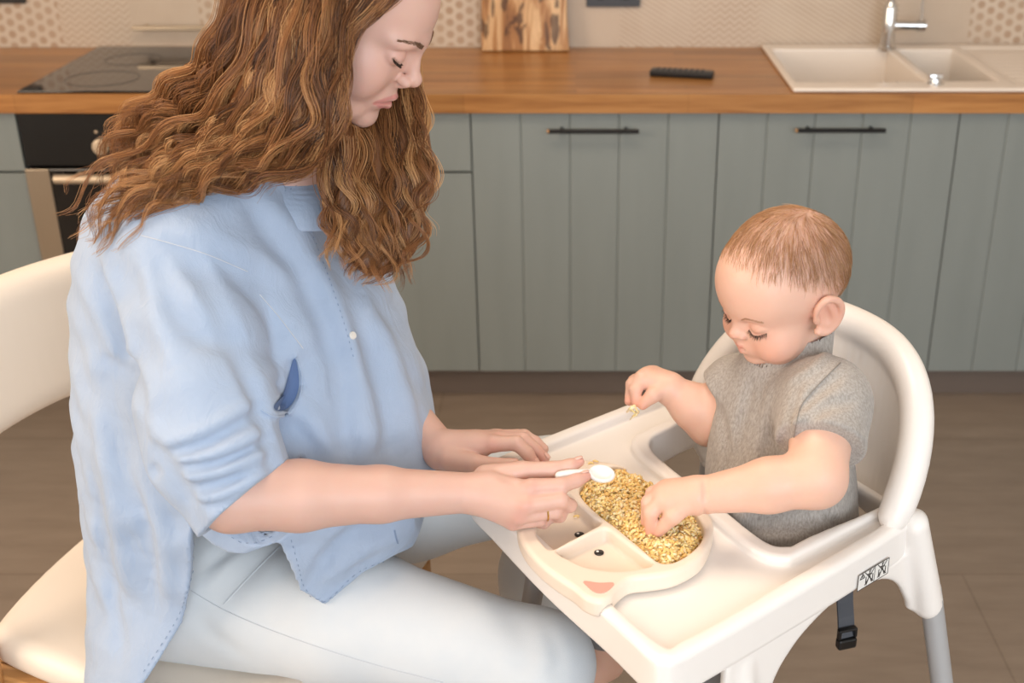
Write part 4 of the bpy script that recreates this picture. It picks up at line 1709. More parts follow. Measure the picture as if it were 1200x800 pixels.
# shoulder yoke and sleeves
v.chain([neckB + np.array([-.03, 0, -.035]), shR + np.array([0, 0, -.005])], [.07, .066], .04)
v.chain([neckB + np.array([-.03, 0, -.035]), shL], [.07, .066], .04)
sl = [P(218, 296, 1.46), P(232, 385, 1.425), P(240, 470, 1.40), P(252, 525, 1.388), P(290, 590, 1.385), P(325, 612, 1.39)]
v.chain(sl, [.072, .073, .076, .072, .058, .054], .016)
v.chain([shL, elL, elL + (wrL - elL) * .45], [.07, .065, .055], .03)
SV = v


def fl(pl, w, am, z0=1.05):
    pp = []
    for x, y in spline(pl, 3):
        p = SV.hit(x, y, z0)
        if p is not None and (not pp or np.linalg.norm(p - pp[-1]) < .09):
            pp.append(p)
    if len(pp) > 1:
        SV.fold(pp, w, am * FK)


FK = 1.35
# the crease between sleeve and body, then folds of sleeve, back and front
fl([(200, 285), (228, 310), (250, 346), (273, 398), (299, 460), (312, 502), (322, 550)], .011, -.016)
fl([(182, 298), (208, 360), (240, 396), (278, 404)], .014, -.008)
fl([(170, 315), (190, 380), (205, 430)], .014, .006)
fl([(236, 330), (258, 372), (280, 430)], .011, .006)
fl([(196, 520), (242, 505), (302, 466)], .0075, .0075)
fl([(194, 531), (244, 517), (306, 482)], .0075, -.0075)
fl([(202, 540), (252, 532), (314, 502)], .007, .007)
fl([(203, 550), (255, 543), (316, 514)], .006, -.008)
fl([(208, 560), (262, 551), (318, 528)], .007, .0065)
fl([(214, 574), (250, 569), (284, 556)], .006, -.007)
fl([(226, 584), (262, 578), (310, 556)], .006, .005)
fl([(236, 594), (264, 592), (296, 577)], .006, -.005)
fl([(168, 470), (180, 505), (197, 518)], .012, .005)
fl([(112, 315), (130, 358), (155, 440), (170, 500)], .013, -.012)
fl([(128, 310), (146, 360), (158, 420)], .012, .007)
fl([(118, 420), (150, 435), (175, 440)], .010, -.005)
fl([(176, 520), (198, 560), (222, 590)], .016, -.014)
fl([(125, 450), (150, 540), (178, 640), (178, 720)], .017, -.006)
fl([(112, 480), (135, 590), (150, 690)], .014, .008)
fl([(160, 540), (190, 620), (196, 700)], .014, .010)
fl([(175, 545), (205, 610), (214, 680)], .010, -.010)
fl([(108, 560), (124, 660), (142, 770)], .011, -.008)
fl([(290, 235), (330, 290), (370, 350), (398, 430), (408, 540)], .016, -.008)
fl([(310, 230), (352, 290), (388, 350), (420, 430), (430, 540)], .018, .007)
fl([(405, 350), (440, 430), (462, 540)], .016, -.006)
fl([(425, 345), (460, 420), (490, 520)], .014, .005)
fl([(255, 300), (300, 350), (330, 400)], .013, -.005)
fl([(240, 270), (300, 300), (350, 330)], .016, .004)
fl([(330, 500), (370, 530), (400, 545)], .012, -.006)
fl([(352, 470), (380, 520), (395, 550)], .012, .005)
fl([(440, 610), (410, 625), (385, 650), (362, 690)], .010, -.008)
fl([(470, 625), (430, 640), (395, 668)], .012, .006)
fl([(380, 622), (384, 640), (378, 655)], .006, -.010)
fl([(300, 628), (320, 624), (345, 615)], .007, -.008)
# gently uneven cloth everywhere
X, Y, Z = SV.ax[0][:, None, None], SV.ax[1][None, :, None], SV.ax[2][None, None, :]
SV.D += (.0018 * np.sin(X * 63 + 3 * np.sin(Z * 31)) * np.sin(Z * 29 + Y * 17) + .0012 * np.sin(Z * 83 + X * 57 + 2 * np.sin(Y * 40))).astype(np.float32)
# open chest pocket
pk = [SV.hit(x, y) for x, y in ((346, 418), (353, 440), (351, 464), (340, 482), (322, 487), (306, 479))]
SV.fold([p for p in pk], .0042, .0085)
pi = [SV.hit(x, y) for x, y in ((344, 428), (347, 450), (340, 468), (328, 476))]
SV.fold(pi, .0075, -.022)
pf = [SV.hit(x, y) for x, y in ((312, 432), (330, 440), (326, 462), (314, 472))]
SV.fold(pf, .010, .005)
SOLID = SV.D.copy()
# hollow it, open the neck, trim the hems
gx, gy, gz = np.gradient(SV.D, *SV.ax)
gm = np.sqrt(gx * gx + gy * gy + gz * gz)
del gx, gy, gz
zz = SV.ax[2][None, None, :]
thick = .0060 + .0070 * np.clip((zz - .62) / .06, 0, 1)
SV.D = np.maximum(SV.D, -(SV.D / np.clip(gm, .8, 3.0) + thick)).astype(np.float32)
nk = [P(352, 178, 1.50), P(371, 232, 1.47), P(388, 300, 1.44), P(408, 376, 1.43)]
for i in range(3):
    SV.cone(nk[i], nk[i + 1], (.042, .022, .013, .004)[i], (.042, .022, .013, .004)[i + 1], .003, 's')
SV.cone(neckB + np.array([.0, .0, -.03]), hp(-18, 0, -40), .056, .056, .004, 's')
# cuff plane of the right sleeve
cp, cn = P(289, 582, 1.385), None
pr_, pd_ = np.array([1, 0, 0]), np.array([0, -S_, -C_])
cn = .66 * pr_ + .75 * pd_
s, X, Y, Z = SV.sl(cp - .11, cp + .11)
dpl = ((X - cp[0]) * cn[0] + (Y - cp[1]) * cn[1] + (Z - cp[2]) * cn[2]).astype(np.float32)
lim = np.sqrt((X - sl[4][0]) ** 2 + (Y - sl[4][1]) ** 2 + (Z - sl[4][2]) ** 2).astype(np.float32)
near = Y + 0 * X + 0 * Z < 1.285
SV.D[s] = np.where(near & (lim < .10), np.maximum(SV.D[s], dpl), SV.D[s])
# hem: everything outside this outline (seen obliquely from the front) is trimmed
K = [(200, 120), (420, 150), (500, 330), (540, 520), (540, 560), (479, 600), (479, 656), (452, 661), (420, 676), (378, 711), (353, 691), (346, 655), (338, 627), (320, 633), (300, 641), (280, 640), (262, 629), (246, 610),
     (243, 598), (237, 640), (226, 690), (212, 730), (172, 796), (140, 830), (60, 830), (40, 300)]
KW = np.array([P(x, y, 1.52) for x, y in K])
sh = S_ / C_          # oblique fall of the hem plane with distance
poly = np.stack([KW[:, 0], KW[:, 2] + sh * (KW[:, 1] - 1.4)], 1)
s, X, Y, Z = SV.sl((-.80, 1.06, .40), (-.10, 1.62, .80))
d2 = poly_sdf(poly, X + 0 * Y + 0 * Z, Z + sh * (Y - 1.4) + 0 * X).astype(np.float32)
SV.D[s] = np.where(Z < .80, np.maximum(SV.D[s], d2), SV.D[s])
V, Q = SV.mesh(2)
shirt = under(obj('shirt', V, Q, M['washed_denim'], label='loose washed pale blue denim shirt with rolled sleeves'), woman)
SH = Vol.__new__(Vol)
SH.ax, SH.D = SV.ax, SOLID

# patch laid over the chest pocket: darker inner denim with its shade painted in
M['denim_inside_shaded'] = plain('denim_inside_shaded', '#5b7199', .9)
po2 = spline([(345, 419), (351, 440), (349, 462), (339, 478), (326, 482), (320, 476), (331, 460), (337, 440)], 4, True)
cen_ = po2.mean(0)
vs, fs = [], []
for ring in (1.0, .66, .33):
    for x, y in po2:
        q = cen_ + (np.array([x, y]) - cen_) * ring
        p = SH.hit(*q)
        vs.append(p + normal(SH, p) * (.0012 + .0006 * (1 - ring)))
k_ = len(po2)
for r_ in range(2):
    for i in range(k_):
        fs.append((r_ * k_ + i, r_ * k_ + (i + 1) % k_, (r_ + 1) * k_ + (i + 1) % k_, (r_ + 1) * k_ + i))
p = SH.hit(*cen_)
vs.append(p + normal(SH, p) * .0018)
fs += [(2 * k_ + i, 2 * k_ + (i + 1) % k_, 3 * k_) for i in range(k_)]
pin = obj('pocket_inside_shade', vs, fs, M['denim_inside_shaded'], label='dark patch for the open chest pocket, inner denim with painted shade')
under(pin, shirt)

# stitching, collar, buttons
seam('shoulder_seam', SH, [(166, 276), (200, 285), (240, 297), (290, 318)], .0006, M['thread_pale'], shirt)
seam('hem_stitch', SV, [(235, 622), (230, 648), (220, 690), (206, 728), (168, 788)], .00045, M['thread_dark'], shirt, .004, .0010)
seam('hem_stitch', SV, [(341, 632), (350, 664), (357, 688), (379, 705), (418, 671), (450, 657), (474, 651)], .00045, M['thread_dark'], shirt, .004, .0010)
seam('hem_stitch', SV, [(264, 624), (281, 635), (300, 636), (320, 628)], .00045, M['thread_dark'], shirt, .004, .0010)
seam('placket_stitch', SH, [(352, 232), (366, 275), (385, 325), (405, 385), (416, 425)], .0005, M['thread_dark'], shirt, .0035)
seam('pocket_stitch', SH, [(304, 345), (326, 370), (345, 395), (355, 408)], .0006, M['thread_pale'], shirt)
seam('pocket_edge', SH, [(347, 418), (354, 440), (352, 464), (340, 483), (322, 488), (306, 480)], .0013, M['washed_denim'], shirt)
M['button'] = plain('button', '#e9e6df', .25)
for x, y in ((413, 393), (365, 256)):
    p = SH.hit(x, y)
    if p is not None:
        nn = normal(SH, p)
        R_ = Vector(nn).to_track_quat('Z', 'Y').to_matrix().to_4x4()
        bm = bmesh.new()
        bmesh.ops.create_cone(bm, cap_ends=True, segments=20, radius1=.0052, radius2=.0044, depth=.0024)
        b = MB()
        b.bm(bm, Matrix.Translation(tuple(p + nn * .0012)) @ R_)
        b.build('button', M['button'], shirt, True, 'small white shirt button')
seam('buttonhole', SH, [(462, 621), (464, 630), (466, 636)], .0012, M['thread_dark'], shirt)
# collar: a turned-down band round the neck
vc = Vol(axis((-.55, -.22, .0025)), axis((1.25, 1.70, .0025)), axis((.98, 1.22, .0025)))
cf, cr_ = np.array([.93, -.37, 0]), np.array([-.37, -.93, 0])
for i in range(70):
    ph = math.radians(14 + 332 * i / 69)
    dr = cf * math.cos(ph) + cr_ * math.sin(ph)
    fr = math.cos(ph)
    top = neckB + dr * .058 + np.array([0, 0, .018 - .022 * fr])
    bot = neckB + dr * (.088 + .008 * fr) + np.array([0, 0, -.022 - .024 * fr])
    for t in np.linspace(0, 1, 10):
        p = top + (bot - top) * t + dr * .008 * math.sin(math.pi * t)
        vc.ell(p, (.0075, .0075, .0042), None, .002)
V, Q = vc.mesh(2)
collar = obj('collar', V, Q, M['washed_denim'])
under(collar, shirt)
seam('collar_stitch', vc, [(352, 214), (340, 222), (322, 226), (300, 224)], .0005, M['thread_dark'], collar, .003)
# dark top under the shirt
M['undershirt'] = plain('undershirt', '#15120f', .8)
vu = Vol(axis((-.60, -.20, .005)), axis((1.2, 1.75, .005)), axis((.70, 1.10, .005)))
vu.chain([(-.46, 1.48, .75), (-.42, 1.49, .93), neckB + np.array([.01, 0, -.10])], [.125, .128, .082], .05)
vu.put((slice(None),) * 3, (vu.ax[2][None, None, :] + .55 * (vu.ax[0][:, None, None] + .37) + 0 * vu.D - 1.035).astype(np.float32), .004, 'i')
V, Q = vu.mesh(2)
under(obj('undershirt', V, Q, M['undershirt'], label='black top showing in the shirt opening'), woman)

# ------------------------------------------------------------------ long wavy hair
n = NT('auburn_hair')
at = n.node('ShaderNodeAttribute', attribute_name='tone')
n.set(color=n.ramp(at.outputs['Fac'], [(0, '#3f2616'), (0.3, '#7b4e2d'), (0.62, '#ab7546'), (1, '#dcab75')]), rough=0.36, spec=0.45)
M['auburn_hair'] = n.m
hr = np.random.default_rng(11)
near = [
    [(500, -75, 1.41), (472, -34, 1.378), (447, -6, 1.355), (428, 9, 1.343), (412, 19, 1.337), (402, 34, 1.332), (398, 62, 1.328), (398, 96, 1.327), (396, 126, 1.329), (386, 155, 1.335), (358, 181, 1.345), (318, 200, 1.37)],
    [(468, -48, 1.375), (432, 0, 1.345), (402, 40, 1.33), (390, 85, 1.325), (388, 125, 1.325), (378, 156, 1.33), (352, 184, 1.345), (310, 203, 1.37), (284, 220, 1.385)],
    [(450, -60, 1.37), (405, 5, 1.335), (383, 75, 1.322), (379, 125, 1.322), (364, 160, 1.33), (332, 186, 1.35), (290, 202, 1.38), (250, 200, 1.40)],
    [(425, -70, 1.36), (390, 20, 1.32), (375, 90, 1.315), (372, 140, 1.32), (345, 175, 1.335), (290, 196, 1.37), (235, 206, 1.40), (190, 235, 1.41), (160, 262, 1.42)],
    [(405, -75, 1.355), (365, 20, 1.315), (345, 95, 1.315), (330, 140, 1.325), (290, 172, 1.355), (230, 200, 1.39), (185, 225, 1.41), (150, 255, 1.42), (112, 290, 1.43)],
    [(390, -80, 1.36), (340, 10, 1.32), (318, 80, 1.325), (290, 130, 1.34), (245, 165, 1.375), (200, 185, 1.41), (165, 215, 1.43), (140, 255, 1.44), (108, 282, 1.45)],
    [(370, -85, 1.37), (315, 0, 1.34), (290, 60, 1.345), (262, 110, 1.365), (225, 140, 1.40), (185, 155, 1.43), (150, 180, 1.45), (125, 210, 1.46), (105, 240, 1.47)],
    [(350, -85, 1.40), (302, -10, 1.37), (278, 45, 1.38), (252, 90, 1.40), (210, 118, 1.43), (178, 140, 1.46), (148, 168, 1.48), (122, 195, 1.50), (104, 228, 1.50)],
    [(335, -80, 1.44), (292, -10, 1.42), (275, 35, 1.43), (250, 75, 1.45), (213, 105, 1.47), (188, 128, 1.49), (150, 160, 1.51), (128, 190, 1.52)],
    [(330, -70, 1.50), (296, 0, 1.49), (280, 50, 1.49), (250, 100, 1.50), (210, 130, 1.52), (165, 160, 1.54), (140, 185, 1.54)],
    [(410, -60, 1.37), (380, 40, 1.335), (355, 120, 1.34), (320, 160, 1.355), (260, 188, 1.385), (215, 210, 1.405), (186, 238, 1.415), (170, 265, 1.42), (132, 284, 1.43)],
    [(395, -70, 1.36), (352, 45, 1.32), (328, 110, 1.325), (300, 150, 1.345), (265, 175, 1.37), (215, 190, 1.40), (175, 200, 1.42), (140, 225, 1.44), (118, 262, 1.45)],
    [(380, -70, 1.37), (330, 30, 1.33), (303, 95, 1.335), (275, 140, 1.36), (240, 170, 1.385), (212, 205, 1.405), (200, 245, 1.415), (178, 268, 1.425), (140, 282, 1.43)],
]
far = [
    [(470, 70, 1.50), (480, 115, 1.50), (484, 160, 1.49), (490, 205, 1.48), (480, 250, 1.475), (478, 285, 1.47), (462, 325, 1.46)],
    [(462, 80, 1.50), (470, 135, 1.495), (474, 180, 1.485), (470, 225, 1.475), (474, 265, 1.47), (458, 305, 1.465), (448, 338, 1.455)],
    [(450, 110, 1.50), (455, 160, 1.49), (460, 210, 1.48), (452, 265, 1.465), (446, 310, 1.455), (432, 340, 1.45)],
    [(430, 125, 1.485), (440, 170, 1.485), (440, 215, 1.47), (438, 265, 1.455), (432, 305, 1.45), (424, 338, 1.445)],
    [(415, 130, 1.475), (420, 170, 1.475), (420, 220, 1.46), (422, 265, 1.45), (420, 305, 1.445), (412, 328, 1.44)],
    [(403, 145, 1.46), (404, 190, 1.455), (408, 235, 1.445), (408, 275, 1.44), (412, 312, 1.44)],
    [(394, 160, 1.44), (394, 200, 1.44), (399, 240, 1.44), (407, 275, 1.435), (412, 303, 1.435)],
]


def outside(p, m=.006):
    for vol in (SH, WV):
        for _ in range(6):
            d = vol.sample([p])[0]
            if d >= m:
                break
            g = normal(vol, p, .006)
            if np.abs(g).sum() < .1:
                break
            p = p + g * (m - d) * .9
    return p


def resample(C, m):
    L = np.concatenate([[0], np.cumsum(np.linalg.norm(np.diff(C, axis=0), axis=1))])
    t = np.linspace(0, L[-1], m)
    return np.stack([np.interp(t, L, C[:, i]) for i in range(3)], 1), L[-1]


Sx, Rx, Tx = [], [], []
MP = 52
hv = Vol(axis((-.66, -.10, .004)), axis((1.22, 1.70, .004)), axis((.90, 1.46, .004)))
hv.ell(hp(-10, 0, 54), (.099, .081, .083), HR, .01)
hv.ell(hp(94, 0, 22), (.102, .10, .125), HR, .010, 's')
for gi, G in enumerate(near + far):
    isfar = gi >= len(near)
    C = spline([outside(P(*q)) for q in G], 10)
    C, L = resample(C, MP)
    u = np.linspace(0, 1, MP)
    # dark inner mass
    if not isfar:
        rad = np.interp(u, [0, .15, .45, .62, .8], [.016, .020, .017, .010, .002]) * (.35 if gi == 0 else .6 if gi < 3 else 1)
        k_end = int(MP * .72)
    else:
        rad = np.interp(u, [0, .2, .6, .85, 1], [.014, .016, .014, .008, .003])
        k_end = int(MP * .92)
    for i in range(0, k_end - 1, 2):
        p0, p1 = C[i], C[min(i + 2, MP - 1)]
        sh = np.array([0, .012, -.004])
        hv.cone(p0 + sh, p1 + sh, rad[i], rad[min(i + 2, MP - 1)], .01)
    T = np.gradient(C, axis=0)
    T /= np.linalg.norm(T, axis=1, keepdims=True)
    A = np.cross(T, [0, -S_ * 0 - 1.0, 0])
    A /= np.linalg.norm(A, axis=1, keepdims=True) + 1e-9
    B = np.cross(T, A)
    for lk in range(18 if not isfar else 16):
        front = gi < 3
        spread = np.interp(u, [0, .3, .7, 1], ([.006, .004, .006, .012] if gi == 0 else [.010, .007, .008, .012] if front else [.016, .014, .013, .018]) if not isfar else [.010, .011, .012, .013])
        oa, ob = hr.normal(0, .8), -abs(hr.normal(0, .55)) if not isfar else hr.normal(0, .7)
        fr, ph = hr.uniform(10.5, 17.0) * L / .4, hr.uniform(0, 6.28)
        amp = np.interp(u, [0, .25, .6, 1], [.0006, .0030, .0075, .0125]) * hr.uniform(.6, 1.3) * (1.15 if isfar else 1) * (.6 if front else 1)
        lenf = hr.uniform(.80, 1.03)
        tone = np.clip(hr.normal(.52, .22), .05, 1)
        off = A * (oa * spread)[:, None] + B * (ob * spread)[:, None]
        base_w = hr.uniform(.6, 1.2)
        ns = 27
        wv = np.sin(fr * u * 2.2 + ph)[:, None] * A * amp[:, None] + np.cos(fr * u * 2.2 + ph * 1.3)[:, None] * B * (amp * .75)[:, None]
        lockc = C + off + wv
        ra_ = hr.normal(0, 1, (ns, 2))
        for si in range(ns):
            w = np.interp(u, [0, .3, .75, 1], [.0044, .0034, .0022, .0011]) * base_w
            jit = (A * (ra_[si, 0] * w)[:, None] + B * (ra_[si, 1] * w)[:, None])
            stray = .0012 * np.sin(u * hr.uniform(4, 16) + hr.uniform(0, 6.3))[:, None] * A + .0012 * np.sin(u * hr.uniform(4, 16) + hr.uniform(0, 6.3))[:, None] * B
            if hr.random() < .05:
                stray = stray * 5
            st = lockc + jit + stray * u[:, None] * 1.6
            l2 = lenf * hr.uniform(.86, 1.0)
            idx = np.clip(u * l2 * (MP - 1), 0, MP - 1.001)
            i0 = idx.astype(int)
            f_ = (idx - i0)[:, None]
            st = st[i0] * (1 - f_) + st[np.minimum(i0 + 1, MP - 1)] * f_
            Sx.append(st)
            Rx.append(.00042 * np.interp(u, [0, .7, 1], [1, 1, .35]))
            Tx.append(np.clip(tone + hr.normal(0, .13) + .16 * (u - .4), 0, 1))
Sx, Rx, Tx = np.array(Sx), np.array(Rx), np.array(Tx)
# keep strands off the shirt and skin
flat = Sx.reshape(-1, 3)
for vol in (SH, WV):
    for it in range(2):
        d = vol.sample(flat)
        bad = np.where(d < .0022)[0]
        if len(bad) == 0:
            break
        h = .004
        g = np.stack([vol.sample(flat[bad] + dv) - vol.sample(flat[bad] - dv) for dv in np.eye(3) * h], 1)
        gl = np.linalg.norm(g, axis=1, keepdims=True)
        ok = gl[:, 0] > 1e-6
        flat[bad[ok]] += (g / np.maximum(gl, 1e-9) * (.0032 - d[bad])[:, None] * .9)[ok]
Sx = flat.reshape(Sx.shape)
V1, Q1 = strands(Sx, Rx)
V2, Q2 = hv.mesh(3)
Vh = np.concatenate([V1, V2])
Qh = np.concatenate([Q1, Q2 + len(V1)])
tone = np.concatenate([np.repeat(Tx.reshape(-1), 3), np.full(len(V2), .22)])
hair = fast_mesh('hair', Vh, Qh, M['auburn_hair'], {'tone': tone})
hair['label'] = 'long wavy auburn hair'
under(hair, woman)

# ------------------------------------------------------------------ the baby
BR = rot(z=-150, y=19, x=-3)
BO = P(915, 321, 1.485)


def bp(x, y, z):
    return BO + BR @ (np.array([x, y, z], float) / 1000)


bS_n, bS_f = P(966, 472, 1.468), P(868, 462, 1.60)
bE_n, bW_n = P(957, 560, 1.405), P(824, 580, 1.418)
bE_f, bW_f = P(834, 492, 1.615), P(786, 456, 1.603)
chest, belly, hips = np.array([.258, 1.390, .822]), np.array([.264, 1.365, .725]), np.array([.272, 1.372, .630])
hN, kN, aN = np.array([.275, 1.325, .615]), hc(.155, .125, .590), hc(.075, .115, .415)
hF, kF, aF = np.array([.235, 1.425, .615]), hc(.165, .31, .590), hc(.165, .335, .43)
v = Vol(axis((-.02, .08, .005), (.45, .0020)), axis((1.10, 1.18, .005), (1.62, .0020)), axis((.34, .70, .006), (1.12, .0020)))
v.chain([chest, belly, hips], [.042, .062, .066], .03)
v.chain([hN, kN, aN], [.058, .043, .030], .03)
v.chain([hF, kF, aF], [.058, .043, .030], .03)
for a in (aN, aF):
    d_ = np.array([-.77, -.64, 0])
    v.chain([a + np.array([0, 0, -.018]) - d_ * .012, a + np.array([0, 0, -.024]) + d_ * .05], [.025, .019], .015)
v.cone(chest + np.array([0, 0, .01]), bp(-8, 0, -62), .038, .042, .02)
v.chain([chest, bS_n], [.05, .042], .03)
v.chain([chest, bS_f], [.05, .042], .03)
v.chain([bS_n, bE_n], [.040, .0335], .015)
v.chain([bE_n, bE_n + (bW_n - bE_n) * .42, bW_n], [.0335, .0305, .0215], .012)
v.chain([bS_f, bE_f], [.042, .034], .015)
v.chain([bE_f, bE_f + (bW_f - bE_f) * .45, bW_f], [.034, .0295, .0205], .010)


def e(c, r, k=10, mode='u', R=None):
    v.ell(bp(*c), np.array(r) / 1000, BR if R is None else R, k / 1000, mode)


def c2(a, b, ra, rb, k=6, mode='u'):
    v.cone(bp(*a), bp(*b), ra / 1000, rb / 1000, k / 1000, mode)


e((-6, 0, 4), (85, 69, 71), 18)
e((36, 0, 2), (42, 54, 50), 18)
e((30, 0, -50), (42, 50, 46), 20)
for s in (-1, 1):
    e((44, s * 31, -60), (29, 27, 27), 14)
e((18, 0, -76), (44, 40, 24), 18)
e((58, 0, -88), (14, 17, 12), 10)
e((64, 0, -65), (15, 21, 16), 10)
for s in (-1, 1):
    e((79, s * 27, -27), (12, 15, 8), 9, 's')
    e((58.5, s * 26.5, -28), (13.5, 14, 12), 3)
c2((70, 0, -27), (79, 0, -40), 4.5, 6.5, 8)
e((81, 0, -41.5), (7.5, 7.5, 6.8), 4)
for s in (-1, 1):
    e((76, s * 8.5, -44), (6.5, 5.2, 5.2), 3)
    e((80, s * 4.5, -49.5), (3.5, 2.5, 2.5), 1.5, 's')
    c2((77.5, s * 2.5, -61.5), (68, s * 15, -66), 3.6, 1.8, 3)
    c2((75.5, 0, -70.5), (67, s * 13, -67.5), 4.4, 2.0, 3)
v.fold([bp(65, 18, -67), bp(76, 8, -66), bp(81, 0, -66), bp(76, -8, -66), bp(65, -18, -67)], .0016, -.003)
for s in (-1, 1):
    v.fold([bp(67, s * 15, -33), bp(72, s * 22, -36.5), bp(71, s * 32, -36), bp(62, s * 40, -32)], .0015, -.002)
    v.fold([bp(68, s * 15, -24), bp(73, s * 24, -20.5), bp(69, s * 34, -21), bp(60, s * 41, -25)], .0018, -.0014)
    # ear
    er = BR @ rot(z=s * -22, x=s * 6)
    e((-7, s * 68, -31), (17, 6.5, 26), 4, 'u', er)
    ring = [bp(*q) for q in ((9, s * 68, -36), (7, s * 72, -16), (-5, s * 77, -6), (-19, s * 79, -16), (-22, s * 78, -32), (-15, s * 74, -48), (-2, s * 69, -56), (8, s * 66, -51))]
    v.chain(spline(ring, 4), list(np.interp(np.linspace(0, 1, len(spline(ring, 4))), [0, .3, .7, 1], [3.2, 3.8, 3.6, 4.6]) / 1000), .003)
    e((-1, s * 76, -30), (9.5, 7, 14), 4, 's')
    c2((-10, s * 73, -18), (-13, s * 73, -37), 3, 3, 3)
    c2((8, s * 68, -34), (8, s * 69, -30), 4, 4, 2)
v.fold([bp(50, 52, -92), bp(64, 24, -96), bp(70, 0, -97)], .004, -.001)


def finger(pts, rs, k=.0028):
    v.chain([P(*p) for p in pts], rs, k)


# near hand reaching into the pasta
kn = [P(781, 572, 1.436), P(776, 578, 1.428), P(777, 585, 1.421), P(784, 590, 1.417)]
for q in kn:
    v.cone(bW_n + (q - bW_n) * .1, q, .0165, .0108, .010)
v.cone(P(812, 580, 1.42), P(792, 580, 1.426), .0195, .0165, .010)
finger([(781, 572, 1.436), (765, 578, 1.440), (759, 594, 1.447)], [.0098, .0084, .0066])
finger([(776, 578, 1.428), (760, 588, 1.431), (757, 611, 1.440)], [.0100, .0086, .0066])
finger([(777, 585, 1.421), (763, 600, 1.422), (762, 622, 1.434)], [.0100, .0088, .0066])
finger([(803, 590, 1.413), (789, 604, 1.414), (772, 622, 1.428)], [.0130, .0104, .0072], .003)
v.fold([bW_n + np.array([0, 0, .03]), bW_n + np.array([0, -.03, 0]), bW_n + np.array([0, 0, -.03])], .0032, -.0030)
# far hand pinching a bit of pasta
kn2 = [P(752, 444, 1.597), P(757, 440, 1.606), P(762, 438, 1.616), P(768, 438, 1.625)]
for q in kn2:
    v.cone(bW_f + (q - bW_f) * .1, q, .016, .0105, .010)
finger([(752, 444, 1.597), (745, 456, 1.592), (745, 471, 1.590)], [.0100, .0086, .0062])
finger([(757, 440, 1.606), (741, 450, 1.602), (737, 470, 1.598)], [.0100, .0086, .0062])
finger([(762, 438, 1.616), (743, 446, 1.613), (738, 462, 1.611)], [.0096, .0080, .0062])
finger([(768, 438, 1.625), (752, 442, 1.624), (745, 455, 1.622)], [.0090, .0075, .0060])
finger([(776, 456, 1.594), (765, 463, 1.586), (753, 474, 1.586)], [.0125, .0100, .0070], .003)
BV = v
V, Q = v.mesh(2)
baby = thing('person', 'baby in grey short sleeved shirt sitting in white high chair, one hand in the pasta', 'person', tuple(hips * np.array([1, 1, 0]) + np.array([0, 0, .575])))
T = np.zeros((len(V), 3), np.float32)
lipd = np.minimum(seg_dist(V, [bp(67, -14, -66), bp(78, -4, -62), bp(80, 0, -63.5), bp(78, 4, -62), bp(67, 14, -66)]), seg_dist(V, [bp(68, -12, -67.5), bp(78, 0, -70.5), bp(68, 12, -67.5)]))
T[:, 1] = np.clip((.0045 - lipd) / .002, 0, 1) * .6
for s in (-1, 1):
    T[:, 0] += .65 * bump_at(V, bp(61, s * 40, -58), .024) + .7 * bump_at(V, bp(-7, s * 77, -30), .022) + .3 * bump_at(V, bp(70, s * 28, -30), .012)
T[:, 0] += .4 * bump_at(V, bp(86, 0, -44), .010)
for q in [P(*p) for p in ((759, 594, 1.447), (757, 611, 1.44), (762, 622, 1.434), (772, 622, 1.428), (745, 471, 1.59), (737, 470, 1.598), (753, 474, 1.586))]:
    T[:, 0] += .8 * bump_at(V, q, .010)
T[:, 0] = np.clip(T[:, 0], 0, 1)
LC = (V - BO) @ BR * 1000           # head-local mm


def scalp(L):
    """how hairy: 0 on the face, 1 on crown and nape"""
    x, y, z = L[:, 0], np.abs(L[:, 1]), L[:, 2]
    line = np.interp(z, [-70, -50, -20, 5, 25, 42, 75], [-40, -34, -22, 6, 34, 60, 95])
    return np.clip((line - x) / 48, 0, 1) * np.clip((z + 62) / 12, 0, 1)


T[:, 2] = scalp(LC) * .26
body = obj('body', V, Q, M['baby_skin'])
tint_attr(body, T)
under(body, baby)
# fine short hair
n = NT('baby_hair')
at = n.node('ShaderNodeAttribute', attribute_name='tone')
n.set(color=n.ramp(at.outputs['Fac'], [(0, '#8a5f3f'), (.5, '#b58559'), (1, '#d8b088')]), rough=.42)
M['baby_hair'] = n.m
dens = scalp(LC)
headm = (np.abs(LC[:, 1]) < 76) & (LC[:, 2] > -62) & (np.linalg.norm(LC - np.array([-14, 0, 0]), axis=1) < 112)
# bare the ears
ear_d = np.minimum(np.linalg.norm((LC - np.array([-7, 69, -31])) / np.array([1.1, 1, 1.25]), axis=1), np.linalg.norm((LC - np.array([-7, -69, -31])) / np.array([1.1, 1, 1.25]), axis=1))
cand = np.where(headm & (dens > .03) & (ear_d > 24))[0]
pick_ = hr.choice(cand, 5200, p=dens[cand] ** 1.2 / (dens[cand] ** 1.2).sum())
crown = np.array([-48., 8., 58.])
SS, RR, TT = [], [], []
for i in pick_:
    p = LC[i] + hr.normal(0, .6, 3)
    d = p - crown
    sw = np.cross(p, d)
    d = d / (np.linalg.norm(d) + 4) + .35 * sw / (np.linalg.norm(sw) + 1e-6) + hr.normal(0, .13, 3)
    if p[2] < 10:
        d = d + np.array([-.25, 0, -.7])
    nrm = p - np.array([-2, 0, 0])
    nrm = nrm / np.linalg.norm(nrm)
    d = d - nrm * (d @ nrm)
    d = d / np.linalg.norm(d)
    L = hr.uniform(12, 24) * (.45 + .55 * dens[i])
    pts = []
    for t in np.linspace(0, 1, 6):
        q = p + d * L * t + nrm * (.5 + 1.5 * math.sin(math.pi * t * .6) - (L * t) ** 2 / 165)
        pts.append(bp(*q))
    SS.append(pts)
    RR.append(.00016 * np.array([1, 1, 1, .9, .7, .3]))
    TT.append(np.full(6, np.clip(hr.normal(.5, .25), 0, 1)))
Vh, Qh = strands(np.array(SS), np.array(RR))
